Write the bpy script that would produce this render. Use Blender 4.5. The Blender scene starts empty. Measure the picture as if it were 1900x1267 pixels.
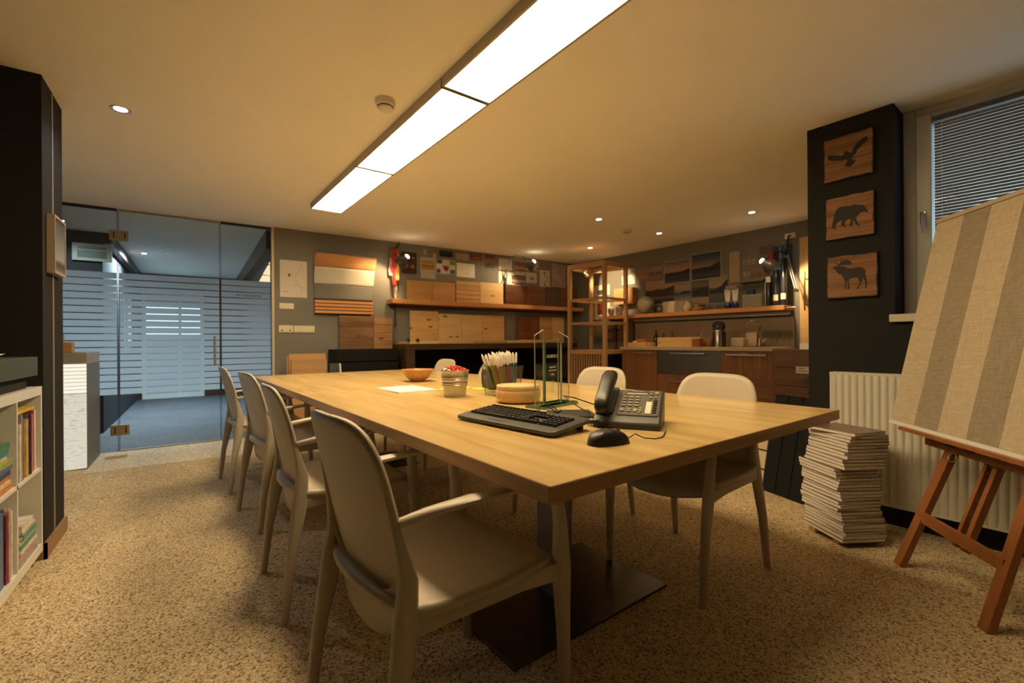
import bpy, bmesh, math, random
from mathutils import Vector, Matrix
random.seed(11)
S = bpy.context.scene
C = S.collection
R = math.radians

# ------------------------------------------------------------ camera
cam_data = bpy.data.cameras.new('camera')
cam_data.lens = 16.0
cam_data.sensor_width = 36.0
cam_data.clip_start = 0.02
cam = bpy.data.objects.new('camera', cam_data)
C.objects.link(cam)
yaw, pitch, roll = 0.60687, 0.00045, -0.006786
fw = Vector((math.sin(yaw) * math.cos(pitch), math.cos(yaw) * math.cos(pitch), math.sin(pitch)))
rt = Vector((math.cos(yaw), -math.sin(yaw), 0))
up = rt.cross(fw)
r2 = rt * math.cos(roll) + up * math.sin(roll)
u2 = -rt * math.sin(roll) + up * math.cos(roll)
cam.matrix_world = Matrix(((r2.x, u2.x, -fw.x, 0), (r2.y, u2.y, -fw.y, 0), (r2.z, u2.z, -fw.z, 1.02), (0, 0, 0, 1)))
cam_data.dof.use_dof = True
cam_data.dof.focus_distance = 1.75
cam_data.dof.aperture_fstop = 3.2
S.camera = cam

# ------------------------------------------------------------ daylight outside (only enters through the two openings) and exposure
W = bpy.data.worlds.new('daylight')
S.world = W
W.use_nodes = True
bg = W.node_tree.nodes['Background']
bg.inputs[0].default_value = (0.60, 0.80, 1.0, 1)
bg.inputs[1].default_value = 2.0
S.view_settings.view_transform = 'Standard'
S.view_settings.look = 'None'
S.view_settings.gamma = 1.0
S.view_settings.use_curve_mapping = False
S.view_settings.exposure = 0.0
S.cycles.use_denoising = True
S.cycles.use_adaptive_sampling = True
S.cycles.adaptive_threshold = 0.03
S.cycles.max_bounces = 8
S.cycles.diffuse_bounces = 5
S.cycles.glossy_bounces = 3
S.cycles.transparent_max_bounces = 16
S.cycles.sample_clamp_indirect = 6.0
S.cycles.caustics_reflective = True
S.cycles.caustics_refractive = False
LAMP_W = 30.5                      # radiance of the ceiling fixture's diffusers
LAMP_C = (1.0, 0.745, 0.41, 1)      # warm fluorescent
WARM = (1.0, 0.65, 0.31)

# ------------------------------------------------------------ helpers
def R3(rz):
    return Matrix.Rotation(rz, 4, 'Z')

ORD = 'first second third fourth fifth sixth seventh eighth ninth tenth eleventh twelfth thirteenth fourteenth fifteenth sixteenth seventeenth eighteenth nineteenth twentieth twenty-first twenty-second twenty-third twenty-fourth twenty-fifth twenty-sixth twenty-seventh twenty-eighth twenty-ninth thirtieth thirty-first thirty-second thirty-third'.split()

class MB:
    def __init__(s):
        s.v = []; s.f = []; s.m = []
    def add(s, vs, fs, m=0, M=None):
        b = len(s.v)
        for p in vs:
            p = Vector(p)
            s.v.append(M @ p if M is not None else p)
        for f in fs:
            s.f.append([b + i for i in f]); s.m.append(m)
        return s
    def box(s, x0, x1, y0, y1, z0, z1, m=0, M=None):
        vs = [(x, y, z) for z in (z0, z1) for y in (y0, y1) for x in (x0, x1)]
        return s.add(vs, [(0, 2, 3, 1), (4, 5, 7, 6), (0, 1, 5, 4), (2, 6, 7, 3), (0, 4, 6, 2), (1, 3, 7, 5)], m, M)
    def cyl(s, p0, p1, r0, r1=None, n=16, m=0, caps=True):
        r1 = r0 if r1 is None else r1
        p0 = Vector(p0); p1 = Vector(p1); d = (p1 - p0).normalized()
        a = d.orthogonal().normalized(); b = d.cross(a)
        vs = []
        for p, r in ((p0, r0), (p1, r1)):
            for i in range(n):
                t = 2 * math.pi * i / n
                vs.append(p + a * (r * math.cos(t)) + b * (r * math.sin(t)))
        fs = [(i, (i + 1) % n, n + (i + 1) % n, n + i) for i in range(n)]
        if caps:
            fs += [tuple(range(n))[::-1], tuple(range(n, 2 * n))]
        return s.add(vs, fs, m)
    def lathe(s, prof, n=24, c=(0, 0, 0), m=0, M=None):
        vs = []; fs = []
        for r, z in prof:
            for i in range(n):
                t = 2 * math.pi * i / n
                vs.append((c[0] + max(r, 1e-5) * math.cos(t), c[1] + max(r, 1e-5) * math.sin(t), c[2] + z))
        for k in range(len(prof) - 1):
            for i in range(n):
                j = (i + 1) % n
                fs.append((k * n + i, k * n + j, (k + 1) * n + j, (k + 1) * n + i))
        return s.add(vs, fs, m, M)
    def tube(s, pts, r, n=8, m=0):
        return s.sweep(pts, [(r, r)] * len(pts), n=n, m=m)
    def sweep(s, pts, secs, up=(0, 0, 1), n=8, m=0, sq=2.0):
        pts = [Vector(p) for p in pts]; vs = []; up = Vector(up); prev = None
        for k, p in enumerate(pts):
            t = (pts[min(k + 1, len(pts) - 1)] - pts[max(k - 1, 0)])
            t = t.normalized() if t.length > 1e-9 else Vector((0, 0, 1))
            side = t.cross(up)
            if side.length < 0.05:
                side = prev if prev is not None else t.orthogonal()
            side = side.normalized()
            if prev is not None and side.dot(prev) < 0:
                side = -side
            prev = side
            nn = side.cross(t).normalized()
            a, b = secs[k]
            for i in range(n):
                q = 2 * math.pi * (i + 0.5) / n
                cx, sx = math.cos(q), math.sin(q)
                e = 2.0 / sq
                vs.append(p + side * (a * math.copysign(abs(cx) ** e, cx)) + nn * (b * math.copysign(abs(sx) ** e, sx)))
        fs = []
        for k in range(len(pts) - 1):
            for i in range(n):
                j = (i + 1) % n
                fs.append((k * n + i, k * n + j, (k + 1) * n + j, (k + 1) * n + i))
        L = len(pts) - 1
        fs += [tuple(range(n))[::-1], tuple(range(L * n, L * n + n))]
        return s.add(vs, fs, m)
    def prism(s, poly, y0, y1, m=0, M=None):
        """poly in (x, z), extruded along y"""
        n = len(poly)
        vs = [(x, y0, z) for x, z in poly] + [(x, y1, z) for x, z in poly]
        fs = [tuple(range(n)), tuple(range(2 * n - 1, n - 1, -1))] + [(i, n + i, n + (i + 1) % n, (i + 1) % n) for i in range(n)]
        return s.add(vs, fs, m, M)
    def slab(s, poly, z0, z1, m=0, M=None):
        """poly in (x, y), extruded along z"""
        n = len(poly)
        vs = [(x, y, z0) for x, y in poly] + [(x, y, z1) for x, y in poly]
        fs = [tuple(range(n))[::-1], tuple(range(n, 2 * n))] + [(i, (i + 1) % n, n + (i + 1) % n, n + i) for i in range(n)]
        return s.add(vs, fs, m, M)
    def grid(s, fn, nu, nv, m=0):
        vs = [fn(-1 + 2 * i / nu, -1 + 2 * j / nv) for j in range(nv + 1) for i in range(nu + 1)]
        fs = [(j * (nu + 1) + i, j * (nu + 1) + i + 1, (j + 1) * (nu + 1) + i + 1, (j + 1) * (nu + 1) + i) for j in range(nv) for i in range(nu)]
        return s.add(vs, fs, m)
    def mesh(s, name, mats, smooth=None):
        me = bpy.data.meshes.new(name)
        me.from_pydata([tuple(p) for p in s.v], [], s.f)
        for mt in (mats if isinstance(mats, (list, tuple)) else [mats]):
            me.materials.append(mt)
        for p, k in zip(me.polygons, s.m):
            p.material_index = k
        b = bmesh.new(); b.from_mesh(me)
        bmesh.ops.recalc_face_normals(b, faces=b.faces)
        b.to_mesh(me); b.free()
        if smooth:
            for p in me.polygons:
                p.use_smooth = True
            me.set_sharp_from_angle(angle=R(smooth))
        return me
    def build(s, name, mats, parent=None, bevel=0, smooth=None, seg=2, loc=None, rz=0, solid=0, sub=0):
        o = bpy.data.objects.new(name, s.mesh(name, mats, smooth or (40 if bevel else None)))
        C.objects.link(o)
        if parent is not None:
            o.parent = parent
        if loc is not None:
            o.location = loc
        o.rotation_euler = (0, 0, rz)
        if solid:
            md = o.modifiers.new('thickness', 'SOLIDIFY'); md.thickness = solid; md.offset = 0
        if bevel:
            md = o.modifiers.new('bevel', 'BEVEL'); md.width = bevel; md.segments = seg; md.limit_method = 'ANGLE'; md.angle_limit = R(40)
        if sub:
            md = o.modifiers.new('sub', 'SUBSURF'); md.levels = sub; md.render_levels = sub
        return o

def tag(o, label, cat, group=None):
    o['label'] = label; o['category'] = cat
    if group: o['group'] = group
    return o
def thing(name, label, cat, loc=(0, 0, 0), rz=0, group=None):
    o = bpy.data.objects.new(name, None); C.objects.link(o)
    o.empty_display_size = 0.05
    o.location = loc; o.rotation_euler = (0, 0, rz)
    return tag(o, label, cat, group)
def struct(name, mb, mats, bevel=0, loc=None, rz=0, label=None):
    o = mb.build(name, mats, None, bevel, loc=loc, rz=rz); o['kind'] = 'structure'
    if label: o['label'] = label
    return o
def dup(root, loc, rz, label=None):
    r = root.copy(); C.objects.link(r); r.location = loc; r.rotation_euler = (0, 0, rz)
    if label: r['label'] = label
    for ch in list(root.children):
        c = ch.copy(); C.objects.link(c); c.parent = r
        for g in list(ch.children):
            d = g.copy(); C.objects.link(d); d.parent = c
    return r
def clone(o, parent=None, loc=None, rz=None):
    c = o.copy(); C.objects.link(c)
    if parent is not None: c.parent = parent
    if loc is not None: c.location = loc
    if rz is not None: c.rotation_euler = (0, 0, rz)
    return c

class Frame:
    """a wall: s runs to the viewer's right along it, d out into the room, z up. In a thing's local axes x is the viewer's left, y is out of the wall."""
    def __init__(s, x, y, rz):
        s.o = Vector((x, y, 0)); s.rz = rz
        s.M = R3(rz)
    def at(s, a, d, z):
        return s.o + (s.M @ Vector((-a, d, 0))) + Vector((0, 0, z))
    def mat(s):
        return Matrix.Translation(s.o) @ s.M
FB = Frame(0, 5.65, R(180))                   # back wall
FK = Frame(5.232, 5.65, R(90 + 3.07))         # kitchen wall
FR = Frame(3.112, 1.266, R(90 + 3.5))         # window wall

# ------------------------------------------------------------ materials
MATS = {}
def nodes(name):
    m = bpy.data.materials.new(name); m.use_nodes = True
    nt = m.node_tree
    return m, nt, nt.nodes['Principled BSDF']
def L(nt, a, b): nt.links.new(a, b)
def N(nt, t, **kw):
    n = nt.nodes.new(t)
    for k, v in kw.items(): setattr(n, k, v)
    return n
def coords(nt, kind='Object', scale=(1, 1, 1), rnd=True):
    tc = N(nt, 'ShaderNodeTexCoord'); mp = N(nt, 'ShaderNodeMapping')
    mp.inputs['Scale'].default_value = scale
    if rnd:
        oi = N(nt, 'ShaderNodeObjectInfo'); vm = N(nt, 'ShaderNodeVectorMath', operation='SCALE')
        cb = N(nt, 'ShaderNodeCombineXYZ')
        for i in range(3): L(nt, oi.outputs['Random'], cb.inputs[i])
        L(nt, cb.outputs[0], vm.inputs[0]); vm.inputs['Scale'].default_value = 7.3
        ad = N(nt, 'ShaderNodeVectorMath', operation='ADD')
        L(nt, tc.outputs[kind], ad.inputs[0]); L(nt, vm.outputs[0], ad.inputs[1])
        L(nt, ad.outputs[0], mp.inputs[0])
    else:
        L(nt, tc.outputs[kind], mp.inputs[0])
    return mp.outputs[0]
def ramp(nt, fac, stops):
    r = N(nt, 'ShaderNodeValToRGB'); e = r.color_ramp.elements
    while len(e) > 1: e.remove(e[-1])
    e[0].position = stops[0][0]; e[0].color = (*stops[0][1], 1)
    for p, c in stops[1:]:
        q = e.new(p); q.color = (*c, 1)
    L(nt, fac, r.inputs[0])
    return r.outputs[0]
def bump(nt, bs, h, strength, dist=0.002):
    b = N(nt, 'ShaderNodeBump'); b.inputs['Strength'].default_value = strength; b.inputs['Distance'].default_value = dist
    L(nt, h, b.inputs['Height']); L(nt, b.outputs[0], bs.inputs['Normal'])
def mat(name, col, rough=0.5, metal=0, var=0.06, vscale=6, bmp=0, bscale=80, spec=0.5):
    if name in MATS: return MATS[name]
    m, nt, bs = nodes(name)
    bs.inputs['Roughness'].default_value = rough; bs.inputs['Metallic'].default_value = metal
    bs.inputs['Specular IOR Level'].default_value = spec
    co = coords(nt)
    nz = N(nt, 'ShaderNodeTexNoise'); nz.inputs['Scale'].default_value = vscale; nz.inputs['Detail'].default_value = 4
    L(nt, co, nz.inputs['Vector'])
    lo = tuple(c * (1 - var) for c in col); hi = tuple(min(1, c * (1 + var)) for c in col)
    L(nt, ramp(nt, nz.outputs[0], [(0.3, lo), (0.7, hi)]), bs.inputs['Base Color'])
    if bmp:
        n2 = N(nt, 'ShaderNodeTexNoise'); n2.inputs['Scale'].default_value = bscale; L(nt, co, n2.inputs['Vector'])
        bump(nt, bs, n2.outputs[0], bmp)
    MATS[name] = m
    return m
def wood(name, c1, c2, axis='x', rough=0.4, freq=14, knots=0, spec=0.4):
    """grain runs along the given local axis"""
    if name in MATS: return MATS[name]
    m, nt, bs = nodes(name)
    bs.inputs['Roughness'].default_value = rough; bs.inputs['Specular IOR Level'].default_value = spec
    sc = {'x': (1.1, freq, freq), 'y': (freq, 1.1, freq), 'z': (freq, freq, 1.1)}[axis]
    co = coords(nt, scale=sc)
    nz = N(nt, 'ShaderNodeTexNoise'); nz.inputs['Scale'].default_value = 1.0; nz.inputs['Detail'].default_value = 6; nz.inputs['Roughness'].default_value = 0.62; nz.inputs['Distortion'].default_value = 0.5
    L(nt, co, nz.inputs['Vector'])
    mid = tuple((a + b) / 2 for a, b in zip(c1, c2))
    col = ramp(nt, nz.outputs[0], [(0.28, c1), (0.48, mid), (0.72, c2)])
    if knots:
        co2 = coords(nt, scale=tuple(2.2 if v < 2 else 6.0 for v in sc))
        vo = N(nt, 'ShaderNodeTexVoronoi'); vo.inputs['Scale'].default_value = knots; L(nt, co2, vo.inputs['Vector'])
        kf = ramp(nt, vo.outputs['Distance'], [(0.09, (1, 1, 1)), (0.20, (0, 0, 0))])
        mx = N(nt, 'ShaderNodeMix', data_type='RGBA'); mx.inputs['B'].default_value = (c1[0] * 0.35, c1[1] * 0.28, c1[2] * 0.25, 1)
        L(nt, kf, mx.inputs['Factor']); L(nt, col, mx.inputs['A']); col = mx.outputs['Result']
    L(nt, col, bs.inputs['Base Color'])
    bump(nt, bs, nz.outputs[0], 0.15, 0.001)
    MATS[name] = m
    return m
def emit(name, col, st, rib=None):
    m = bpy.data.materials.new(name); m.use_nodes = True; nt = m.node_tree
    nt.nodes.remove(nt.nodes['Principled BSDF'])
    e = N(nt, 'ShaderNodeEmission'); e.inputs[0].default_value = (*col[:3], 1); e.inputs[1].default_value = st
    if rib:
        co = coords(nt, scale=rib, rnd=False); wv = N(nt, 'ShaderNodeTexNoise'); wv.inputs['Scale'].default_value = 1.0; L(nt, co, wv.inputs['Vector'])
        L(nt, ramp(nt, wv.outputs[0], [(0.35, tuple(c * 0.82 for c in col[:3])), (0.6, col[:3])]), e.inputs[0])
    L(nt, e.outputs[0], nt.nodes['Material Output'].inputs[0])
    return m
def pane(name, tint=(0.93, 0.97, 0.95), rough=0.0, ior=1.5):
    """thin window glass: clear, with the mirror image its surface gives"""
    m = bpy.data.materials.new(name); m.use_nodes = True; nt = m.node_tree
    nt.nodes.remove(nt.nodes['Principled BSDF'])
    t = N(nt, 'ShaderNodeBsdfTransparent'); t.inputs[0].default_value = (*tint, 1)
    g = N(nt, 'ShaderNodeBsdfGlossy'); g.inputs['Roughness'].default_value = rough
    fr = N(nt, 'ShaderNodeFresnel'); fr.inputs['IOR'].default_value = ior
    mx = N(nt, 'ShaderNodeMixShader')
    ge = N(nt, 'ShaderNodeNewGeometry'); iv = N(nt, 'ShaderNodeMath', operation='SUBTRACT'); iv.inputs[0].default_value = 1; L(nt, ge.outputs['Backfacing'], iv.inputs[1])
    ml = N(nt, 'ShaderNodeMath', operation='MULTIPLY'); L(nt, fr.outputs[0], ml.inputs[0]); L(nt, iv.outputs[0], ml.inputs[1])   # mirror image off the outer face only
    L(nt, ml.outputs[0], mx.inputs[0]); L(nt, t.outputs[0], mx.inputs[1]); L(nt, g.outputs[0], mx.inputs[2])
    L(nt, mx.outputs[0], nt.nodes['Material Output'].inputs[0])
    return m
def picture(name, stops, axis='z', amp=0.1, nscale=3.0, rough=0.5, fine=0.04):
    """a flat print: colour bands across the sheet with an uneven skyline"""
    m, nt, bs = nodes(name)
    bs.inputs['Roughness'].default_value = rough
    tc = N(nt, 'ShaderNodeTexCoord'); sp = N(nt, 'ShaderNodeSeparateXYZ'); L(nt, tc.outputs['Generated'], sp.inputs[0])
    nz = N(nt, 'ShaderNodeTexNoise'); nz.inputs['Scale'].default_value = nscale; nz.inputs['Detail'].default_value = 5
    L(nt, tc.outputs['Generated'], nz.inputs['Vector'])
    ml = N(nt, 'ShaderNodeMath', operation='MULTIPLY_ADD'); ml.inputs[1].default_value = amp * 2; ml.inputs[2].default_value = -amp
    L(nt, nz.outputs[0], ml.inputs[0])
    ad = N(nt, 'ShaderNodeMath', operation='ADD'); L(nt, sp.outputs['XYZ'.index(axis.upper())], ad.inputs[0]); L(nt, ml.outputs[0], ad.inputs[1])
    L(nt, ramp(nt, ad.outputs[0], stops), bs.inputs['Base Color'])
    return m
def text_mesh(txt, size, m, depth=0.0004, align='CENTER'):
    cu = bpy.data.curves.new('lettering', 'FONT'); cu.body = txt; cu.size = size; cu.align_x = align; cu.extrude = depth
    o = bpy.data.objects.new('lettering', cu); C.objects.link(o)
    bpy.context.view_layer.update()
    me = bpy.data.meshes.new_from_object(o.evaluated_get(bpy.context.evaluated_depsgraph_get()))
    bpy.data.objects.remove(o); me.materials.clear(); me.materials.append(m)
    return me
def text_obj(name, txt, size, m, parent, M, depth=0.0004):
    o = bpy.data.objects.new(name, text_mesh(txt, size, m, depth)); C.objects.link(o)
    o.parent = parent; o.matrix_local = M
    return o

paint_white = mat('ceiling paint', (0.92, 0.91, 0.88), 0.9, var=0.015, vscale=2)
wall_grey = mat('grey wall paint', (0.205, 0.20, 0.185), 0.8, var=0.04, vscale=3, bmp=0.05)
wall_dark = mat('anthracite paint', (0.024, 0.0235, 0.0235), 0.85, var=0.06, vscale=3, bmp=0.05, spec=0.2)
wall_mid = mat('mid grey paint', (0.085, 0.082, 0.078), 0.75, var=0.05, vscale=3)
white_paint = mat('white lacquer', (0.74, 0.73, 0.70), 0.35, var=0.02)
white_plastic = mat('white plastic', (0.78, 0.76, 0.70), 0.35, var=0.02)
cream_plastic = mat('cream switch plastic', (0.70, 0.66, 0.50), 0.35, var=0.02)
black_plastic = mat('black plastic', (0.016, 0.016, 0.017), 0.38, var=0.1)
black_soft = mat('matt black plastic', (0.024, 0.024, 0.025), 0.55, var=0.1)
dark_grey_plastic = mat('dark grey plastic', (0.07, 0.07, 0.068), 0.42, var=0.05)
steel = mat('brushed steel', (0.50, 0.49, 0.47), 0.30, 1.0, var=0.05, vscale=20)
dark_steel = mat('dark brushed steel', (0.20, 0.19, 0.175), 0.34, 1.0, var=0.08, vscale=4)
chrome = mat('chrome', (0.75, 0.75, 0.76), 0.08, 1.0, var=0.01)
alu = mat('anodised aluminium', (0.42, 0.40, 0.36), 0.45, 0.7, var=0.02)
brass = mat('dull brass plate', (0.42, 0.35, 0.22), 0.4, 0.8, var=0.05)
paper_white = mat('white paper', (0.80, 0.79, 0.75), 0.8, var=0.02)
ink = mat('dark ink', (0.05, 0.05, 0.055), 0.7)
table_wood = wood('maple laminate', (0.455, 0.29, 0.105), (0.70, 0.515, 0.235), 'y', 0.24, 12)
edge_wood = wood('maple edge band', (0.30, 0.165, 0.07), (0.46, 0.28, 0.13), 'y', 0.42, 26)
edge_wood_x = wood('maple edge band across', (0.30, 0.165, 0.07), (0.46, 0.28, 0.13), 'x', 0.42, 26)
oak = wood('oak', (0.42, 0.23, 0.10), (0.58, 0.36, 0.17), 'x', 0.5, 16)
oak_z = wood('oak upright', (0.40, 0.23, 0.10), (0.56, 0.35, 0.17), 'z', 0.5, 16)
shelf_wood = wood('orange larch', (0.48, 0.21, 0.075), (0.62, 0.32, 0.13), 'x', 0.45, 18)
pine = wood('knotty pine', (0.56, 0.34, 0.14), (0.74, 0.52, 0.26), 'x', 0.5, 12, knots=1.9)
pine_z = wood('pine upright', (0.60, 0.38, 0.17), (0.76, 0.54, 0.28), 'z', 0.5, 12, knots=0.9)
spruce = wood('pale spruce', (0.62, 0.43, 0.20), (0.76, 0.57, 0.31), 'x', 0.5, 12, knots=1.7)
larch = wood('larch board', (0.42, 0.22, 0.08), (0.58, 0.34, 0.14), 'x', 0.5, 14, knots=0.6)
redwood = wood('red brown board', (0.15, 0.055, 0.026), (0.24, 0.095, 0.042), 'x', 0.4, 16)
darkwood = wood('dark wenge board', (0.055, 0.022, 0.012), (0.11, 0.045, 0.024), 'x', 0.4, 16)
sideboard_wood = wood('dark walnut', (0.035, 0.018, 0.011), (0.075, 0.038, 0.022), 'x', 0.45, 12)
cherry = wood('cherry front', (0.17, 0.072, 0.028), (0.27, 0.12, 0.048), 'z', 0.42, 20)
easel_wood = wood('varnished beech', (0.24, 0.085, 0.026), (0.36, 0.14, 0.046), 'z', 0.4, 16)
old_wood = wood('reclaimed brown wood', (0.075, 0.034, 0.015), (0.30, 0.165, 0.08), 'x', 0.6, 7, knots=1.6)
old_wood2 = wood('reclaimed tan wood', (0.22, 0.10, 0.04), (0.50, 0.29, 0.14), 'x', 0.6, 9, knots=1.6)
chair_plastic = mat('dove beige plastic', (0.47, 0.415, 0.325), 0.42, var=0.02, bmp=0.03, bscale=400)
glass_clear = pane('clear glass')
glass_thin = pane('drinking glass', (0.90, 0.91, 0.88), 0.03, 1.75)
glass_blue = pane('blue glass', (0.05, 0.10, 0.55), 0.02, 1.5)
glass_edge = mat('green glass edge', (0.10, 0.26, 0.14), 0.15, var=0.15)

# ============================================================ THE SETTING
def stone_carpet(name, dark, mid, lite):
    m, nt, bs = nodes(name)
    bs.inputs['Roughness'].default_value = 0.75
    co = coords(nt, 'Object', rnd=False)
    v1 = N(nt, 'ShaderNodeTexVoronoi'); v1.inputs['Scale'].default_value = 165; L(nt, co, v1.inputs['Vector'])
    sx = N(nt, 'ShaderNodeSeparateColor'); L(nt, v1.outputs['Color'], sx.inputs[0])
    base = ramp(nt, sx.outputs[0], [(0.0, dark), (0.13, dark), (0.30, mid), (0.7, mid), (0.86, lite), (1.0, lite)])
    nz = N(nt, 'ShaderNodeTexNoise'); nz.inputs['Scale'].default_value = 2.2; nz.inputs['Detail'].default_value = 3; L(nt, co, nz.inputs['Vector'])
    tone = ramp(nt, nz.outputs[0], [(0.3, (0.86, 0.86, 0.86)), (0.7, (1.08, 1.08, 1.08))])
    mx = N(nt, 'ShaderNodeMix', data_type='RGBA', blend_type='MULTIPLY'); mx.inputs['Factor'].default_value = 1
    L(nt, base, mx.inputs['A']); L(nt, tone, mx.inputs['B']); L(nt, mx.outputs['Result'], bs.inputs['Base Color'])
    bump(nt, bs, v1.outputs['Distance'], 0.55, 0.006)
    return m
floor_mat = stone_carpet('tan stone carpet', (0.23, 0.16, 0.085), (0.64, 0.50, 0.285), (0.82, 0.68, 0.45))
hall_mat = stone_carpet('blue grey carpet', (0.05, 0.055, 0.06), (0.10, 0.11, 0.125), (0.16, 0.17, 0.19))
H = 2.31
struct('floor', MB().box(-2.7, 6.0, -1.7, 5.70, -0.1, 0), floor_mat)
struct('floor_hall', MB().box(-2.7, 1.2, 5.70, 7.12, -0.1, 0).box(-1.0, 1.2, 7.12, 10.9, -0.1, 0), hall_mat)
struct('ceiling', MB().box(-2.7, 6.0, -1.7, 5.9, H, H + 0.1).box(-2.7, 1.2, 5.9, 7.12, H, H + 0.1).box(-1.0, 1.2, 7.12, 10.9, H, H + 0.1), paint_white)
struct('wall_back', MB().box(0.712, 5.40, 5.65, 5.80, 0, H), wall_grey)
MK = FK.mat(); MR = FR.mat()
struct('wall_kitchen', MB().box(-4.6, 0.1, -0.12, 0, 0, H, M=MK), wall_grey)
# window wall: pier with the plaques, parapet under the window, far jamb
struct('wall_right', MB().box(-0.418, 0, -0.34, 0, 0, H, M=MR).box(-1.80, -0.418, -0.34, 0, 0, 1.115, M=MR).box(-3.1, -1.80, -0.34, 0, 0, H, M=MR), wall_dark)
struct('wall_alcove', MB().box(3.30, 5.7, 1.05, 1.255, 0, H), wall_dark)
struct('wall_added_outside', MB().box(3.50, 6.5, 1.02, 1.045, -0.5, 3.2), mat('pale render', (0.62, 0.62, 0.60), 0.8))  # pale face added so the view through the blind stays evenly bright
struct('wall_behind', MB().box(-2.7, 3.6, -1.7, -1.6, 0, H), mat('rear grey paint', (0.16, 0.155, 0.145), 0.8))
struct('wall_left', MB().box(-1.12, -1.0, -1.7, 3.06, 0, H), wall_dark)
struct('wall_pillar', MB().box(-2.7, -0.60, 3.06, 3.46, 0, H), [wall_dark])
struct('trim_1', MB().box(-0.604, -0.597, 3.238, 3.256, 0.075, H), mat('dull joint strip', (0.30, 0.27, 0.22), 0.5))           # pale joint strip on the pillar's side
struct('wall_reception', MB().box(-2.7, -2.58, 3.46, 7.12, 0, H), wall_mid)
skirting = wood('oak skirting', (0.22, 0.115, 0.05), (0.34, 0.19, 0.09), 'y', 0.5, 14)
struct('baseboard_left', MB().box(-0.60, -0.588, 3.048, 3.472, 0, 0.075).box(-1.0, -0.588, 3.048, 3.06, 0, 0.075), skirting)
# hall behind the glass
hall_dark = mat('dark hall paint', (0.035, 0.036, 0.04), 0.7)
hall_brown = wood('dark hall panelling', (0.045, 0.02, 0.012), (0.085, 0.04, 0.022), 'z', 0.4, 8)
struct('wall_hall_left', MB().box(-2.6, -0.88, 7.0, 7.12, 0, H).box(-1.0, -0.88, 7.12, 8.9, 0, H).box(-1.0, -0.88, 10.3, 10.9, 0, H).box(-1.0, -0.88, 8.9, 10.3, 0, 0.95).box(-1.0, -0.88, 8.9, 10.3, 1.85, H), hall_dark)
hw_ = struct('window_4', MB().box(-0.98, -0.92, 8.9, 8.95, 0.95, 1.85).box(-0.98, -0.92, 10.25, 10.3, 0.95, 1.85).box(-0.98, -0.92, 8.95, 10.25, 1.80, 1.85).box(-0.98, -0.92, 8.95, 10.25, 0.95, 1.0), white_paint, label='added white framed side window in the left wall of the hall')  # side window added to bring more daylight onto the back of the film
MB().box(-0.955, -0.945, 8.95, 10.25, 1.0, 1.80).build('pane', glass_clear, hw_)
struct('wall_hall_right', MB().box(0.74, 0.9, 5.80, 10.9, 0, H), hall_brown)
struct('wall_hall_end', MB().box(-0.9, -0.82, 10.75, 10.9, 0, H).box(0.13, 0.8, 10.75, 10.9, 0, H).box(-0.82, 0.13, 10.75, 10.9, 1.98, H), hall_brown)
struct('trim_2', MB().box(-0.88, 0.74, 10.62, 10.75, 2.17, H), hall_brown)
struct('trim_3', MB().box(-0.88, -0.80, 7.0, 10.62, 2.19, H), hall_brown)
struct('trim_4', MB().box(0.66, 0.74, 5.85, 10.62, 2.10, H), hall_brown)
dr = struct('door_1', MB().box(-0.82, -0.76, 10.78, 10.84, 0, 1.98).box(0.07, 0.13, 10.78, 10.84, 0, 1.98).box(-0.76, 0.07, 10.78, 10.84, 1.92, 1.98).box(-0.76, 0.07, 10.78, 10.84, 0, 0.09).box(-0.27, -0.23, 10.785, 10.835, 0.09, 1.92), white_paint, label='white framed glazed street door at the end of the hall')
for xa, xb in ((-0.76, -0.27), (-0.23, 0.07)):
    MB().box(xa, xb, 10.80, 10.81, 1.10, 1.74).build('pane', glass_clear, dr)
    MB().box(xa, xb, 10.795, 10.825, 0.09, 1.10).box(xa, xb, 10.795, 10.825, 1.74, 1.92).build('door_panel', mat('pale blue grey door panel', (0.36, 0.40, 0.43), 0.5), dr)
# framed print on the dark wall behind the glass
fp = thing('framed_print', 'pale framed print on dark wall behind the glass', 'picture', (-0.965, 7.0, 1.972))
MB().box(-0.168, 0.168, -0.025, 0, 0, 0.195).build('frame', mat('pale green frame', (0.55, 0.60, 0.52), 0.5), fp)
MB().box(-0.125, 0.125, -0.028, -0.02, 0.035, 0.16).build('print', picture('hall print', [(0.0, (0.18, 0.24, 0.20)), (0.62, (0.24, 0.31, 0.26)), (0.70, (0.65, 0.75, 0.7)), (0.76, (0.25, 0.32, 0.27))], amp=0.03), fp)

# ---- the glass partition with its frosted, striped film
def film_mat(name, col):
    m = bpy.data.materials.new(name); m.use_nodes = True; nt = m.node_tree
    nt.nodes.remove(nt.nodes['Principled BSDF'])
    t = N(nt, 'ShaderNodeBsdfTranslucent'); t.inputs[0].default_value = (*col, 1)
    d = N(nt, 'ShaderNodeBsdfDiffuse')
    nz = N(nt, 'ShaderNodeTexNoise'); nz.inputs['Scale'].default_value = 60; L(nt, coords(nt), nz.inputs['Vector'])
    L(nt, ramp(nt, nz.outputs[0], [(0.3, (0.26, 0.28, 0.30)), (0.7, (0.29, 0.31, 0.33))]), d.inputs[0])
    tr = N(nt, 'ShaderNodeBsdfTransparent')
    a = N(nt, 'ShaderNodeMixShader'); a.inputs[0].default_value = 0.15
    L(nt, t.outputs[0], a.inputs[1]); L(nt, d.outputs[0], a.inputs[2])
    b = N(nt, 'ShaderNodeMixShader'); b.inputs[0].default_value = 0.03
    L(nt, a.outputs[0], b.inputs[1]); L(nt, tr.outputs[0], b.inputs[2])
    L(nt, b.outputs[0], nt.nodes['Material Output'].inputs[0])
    return m
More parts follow.
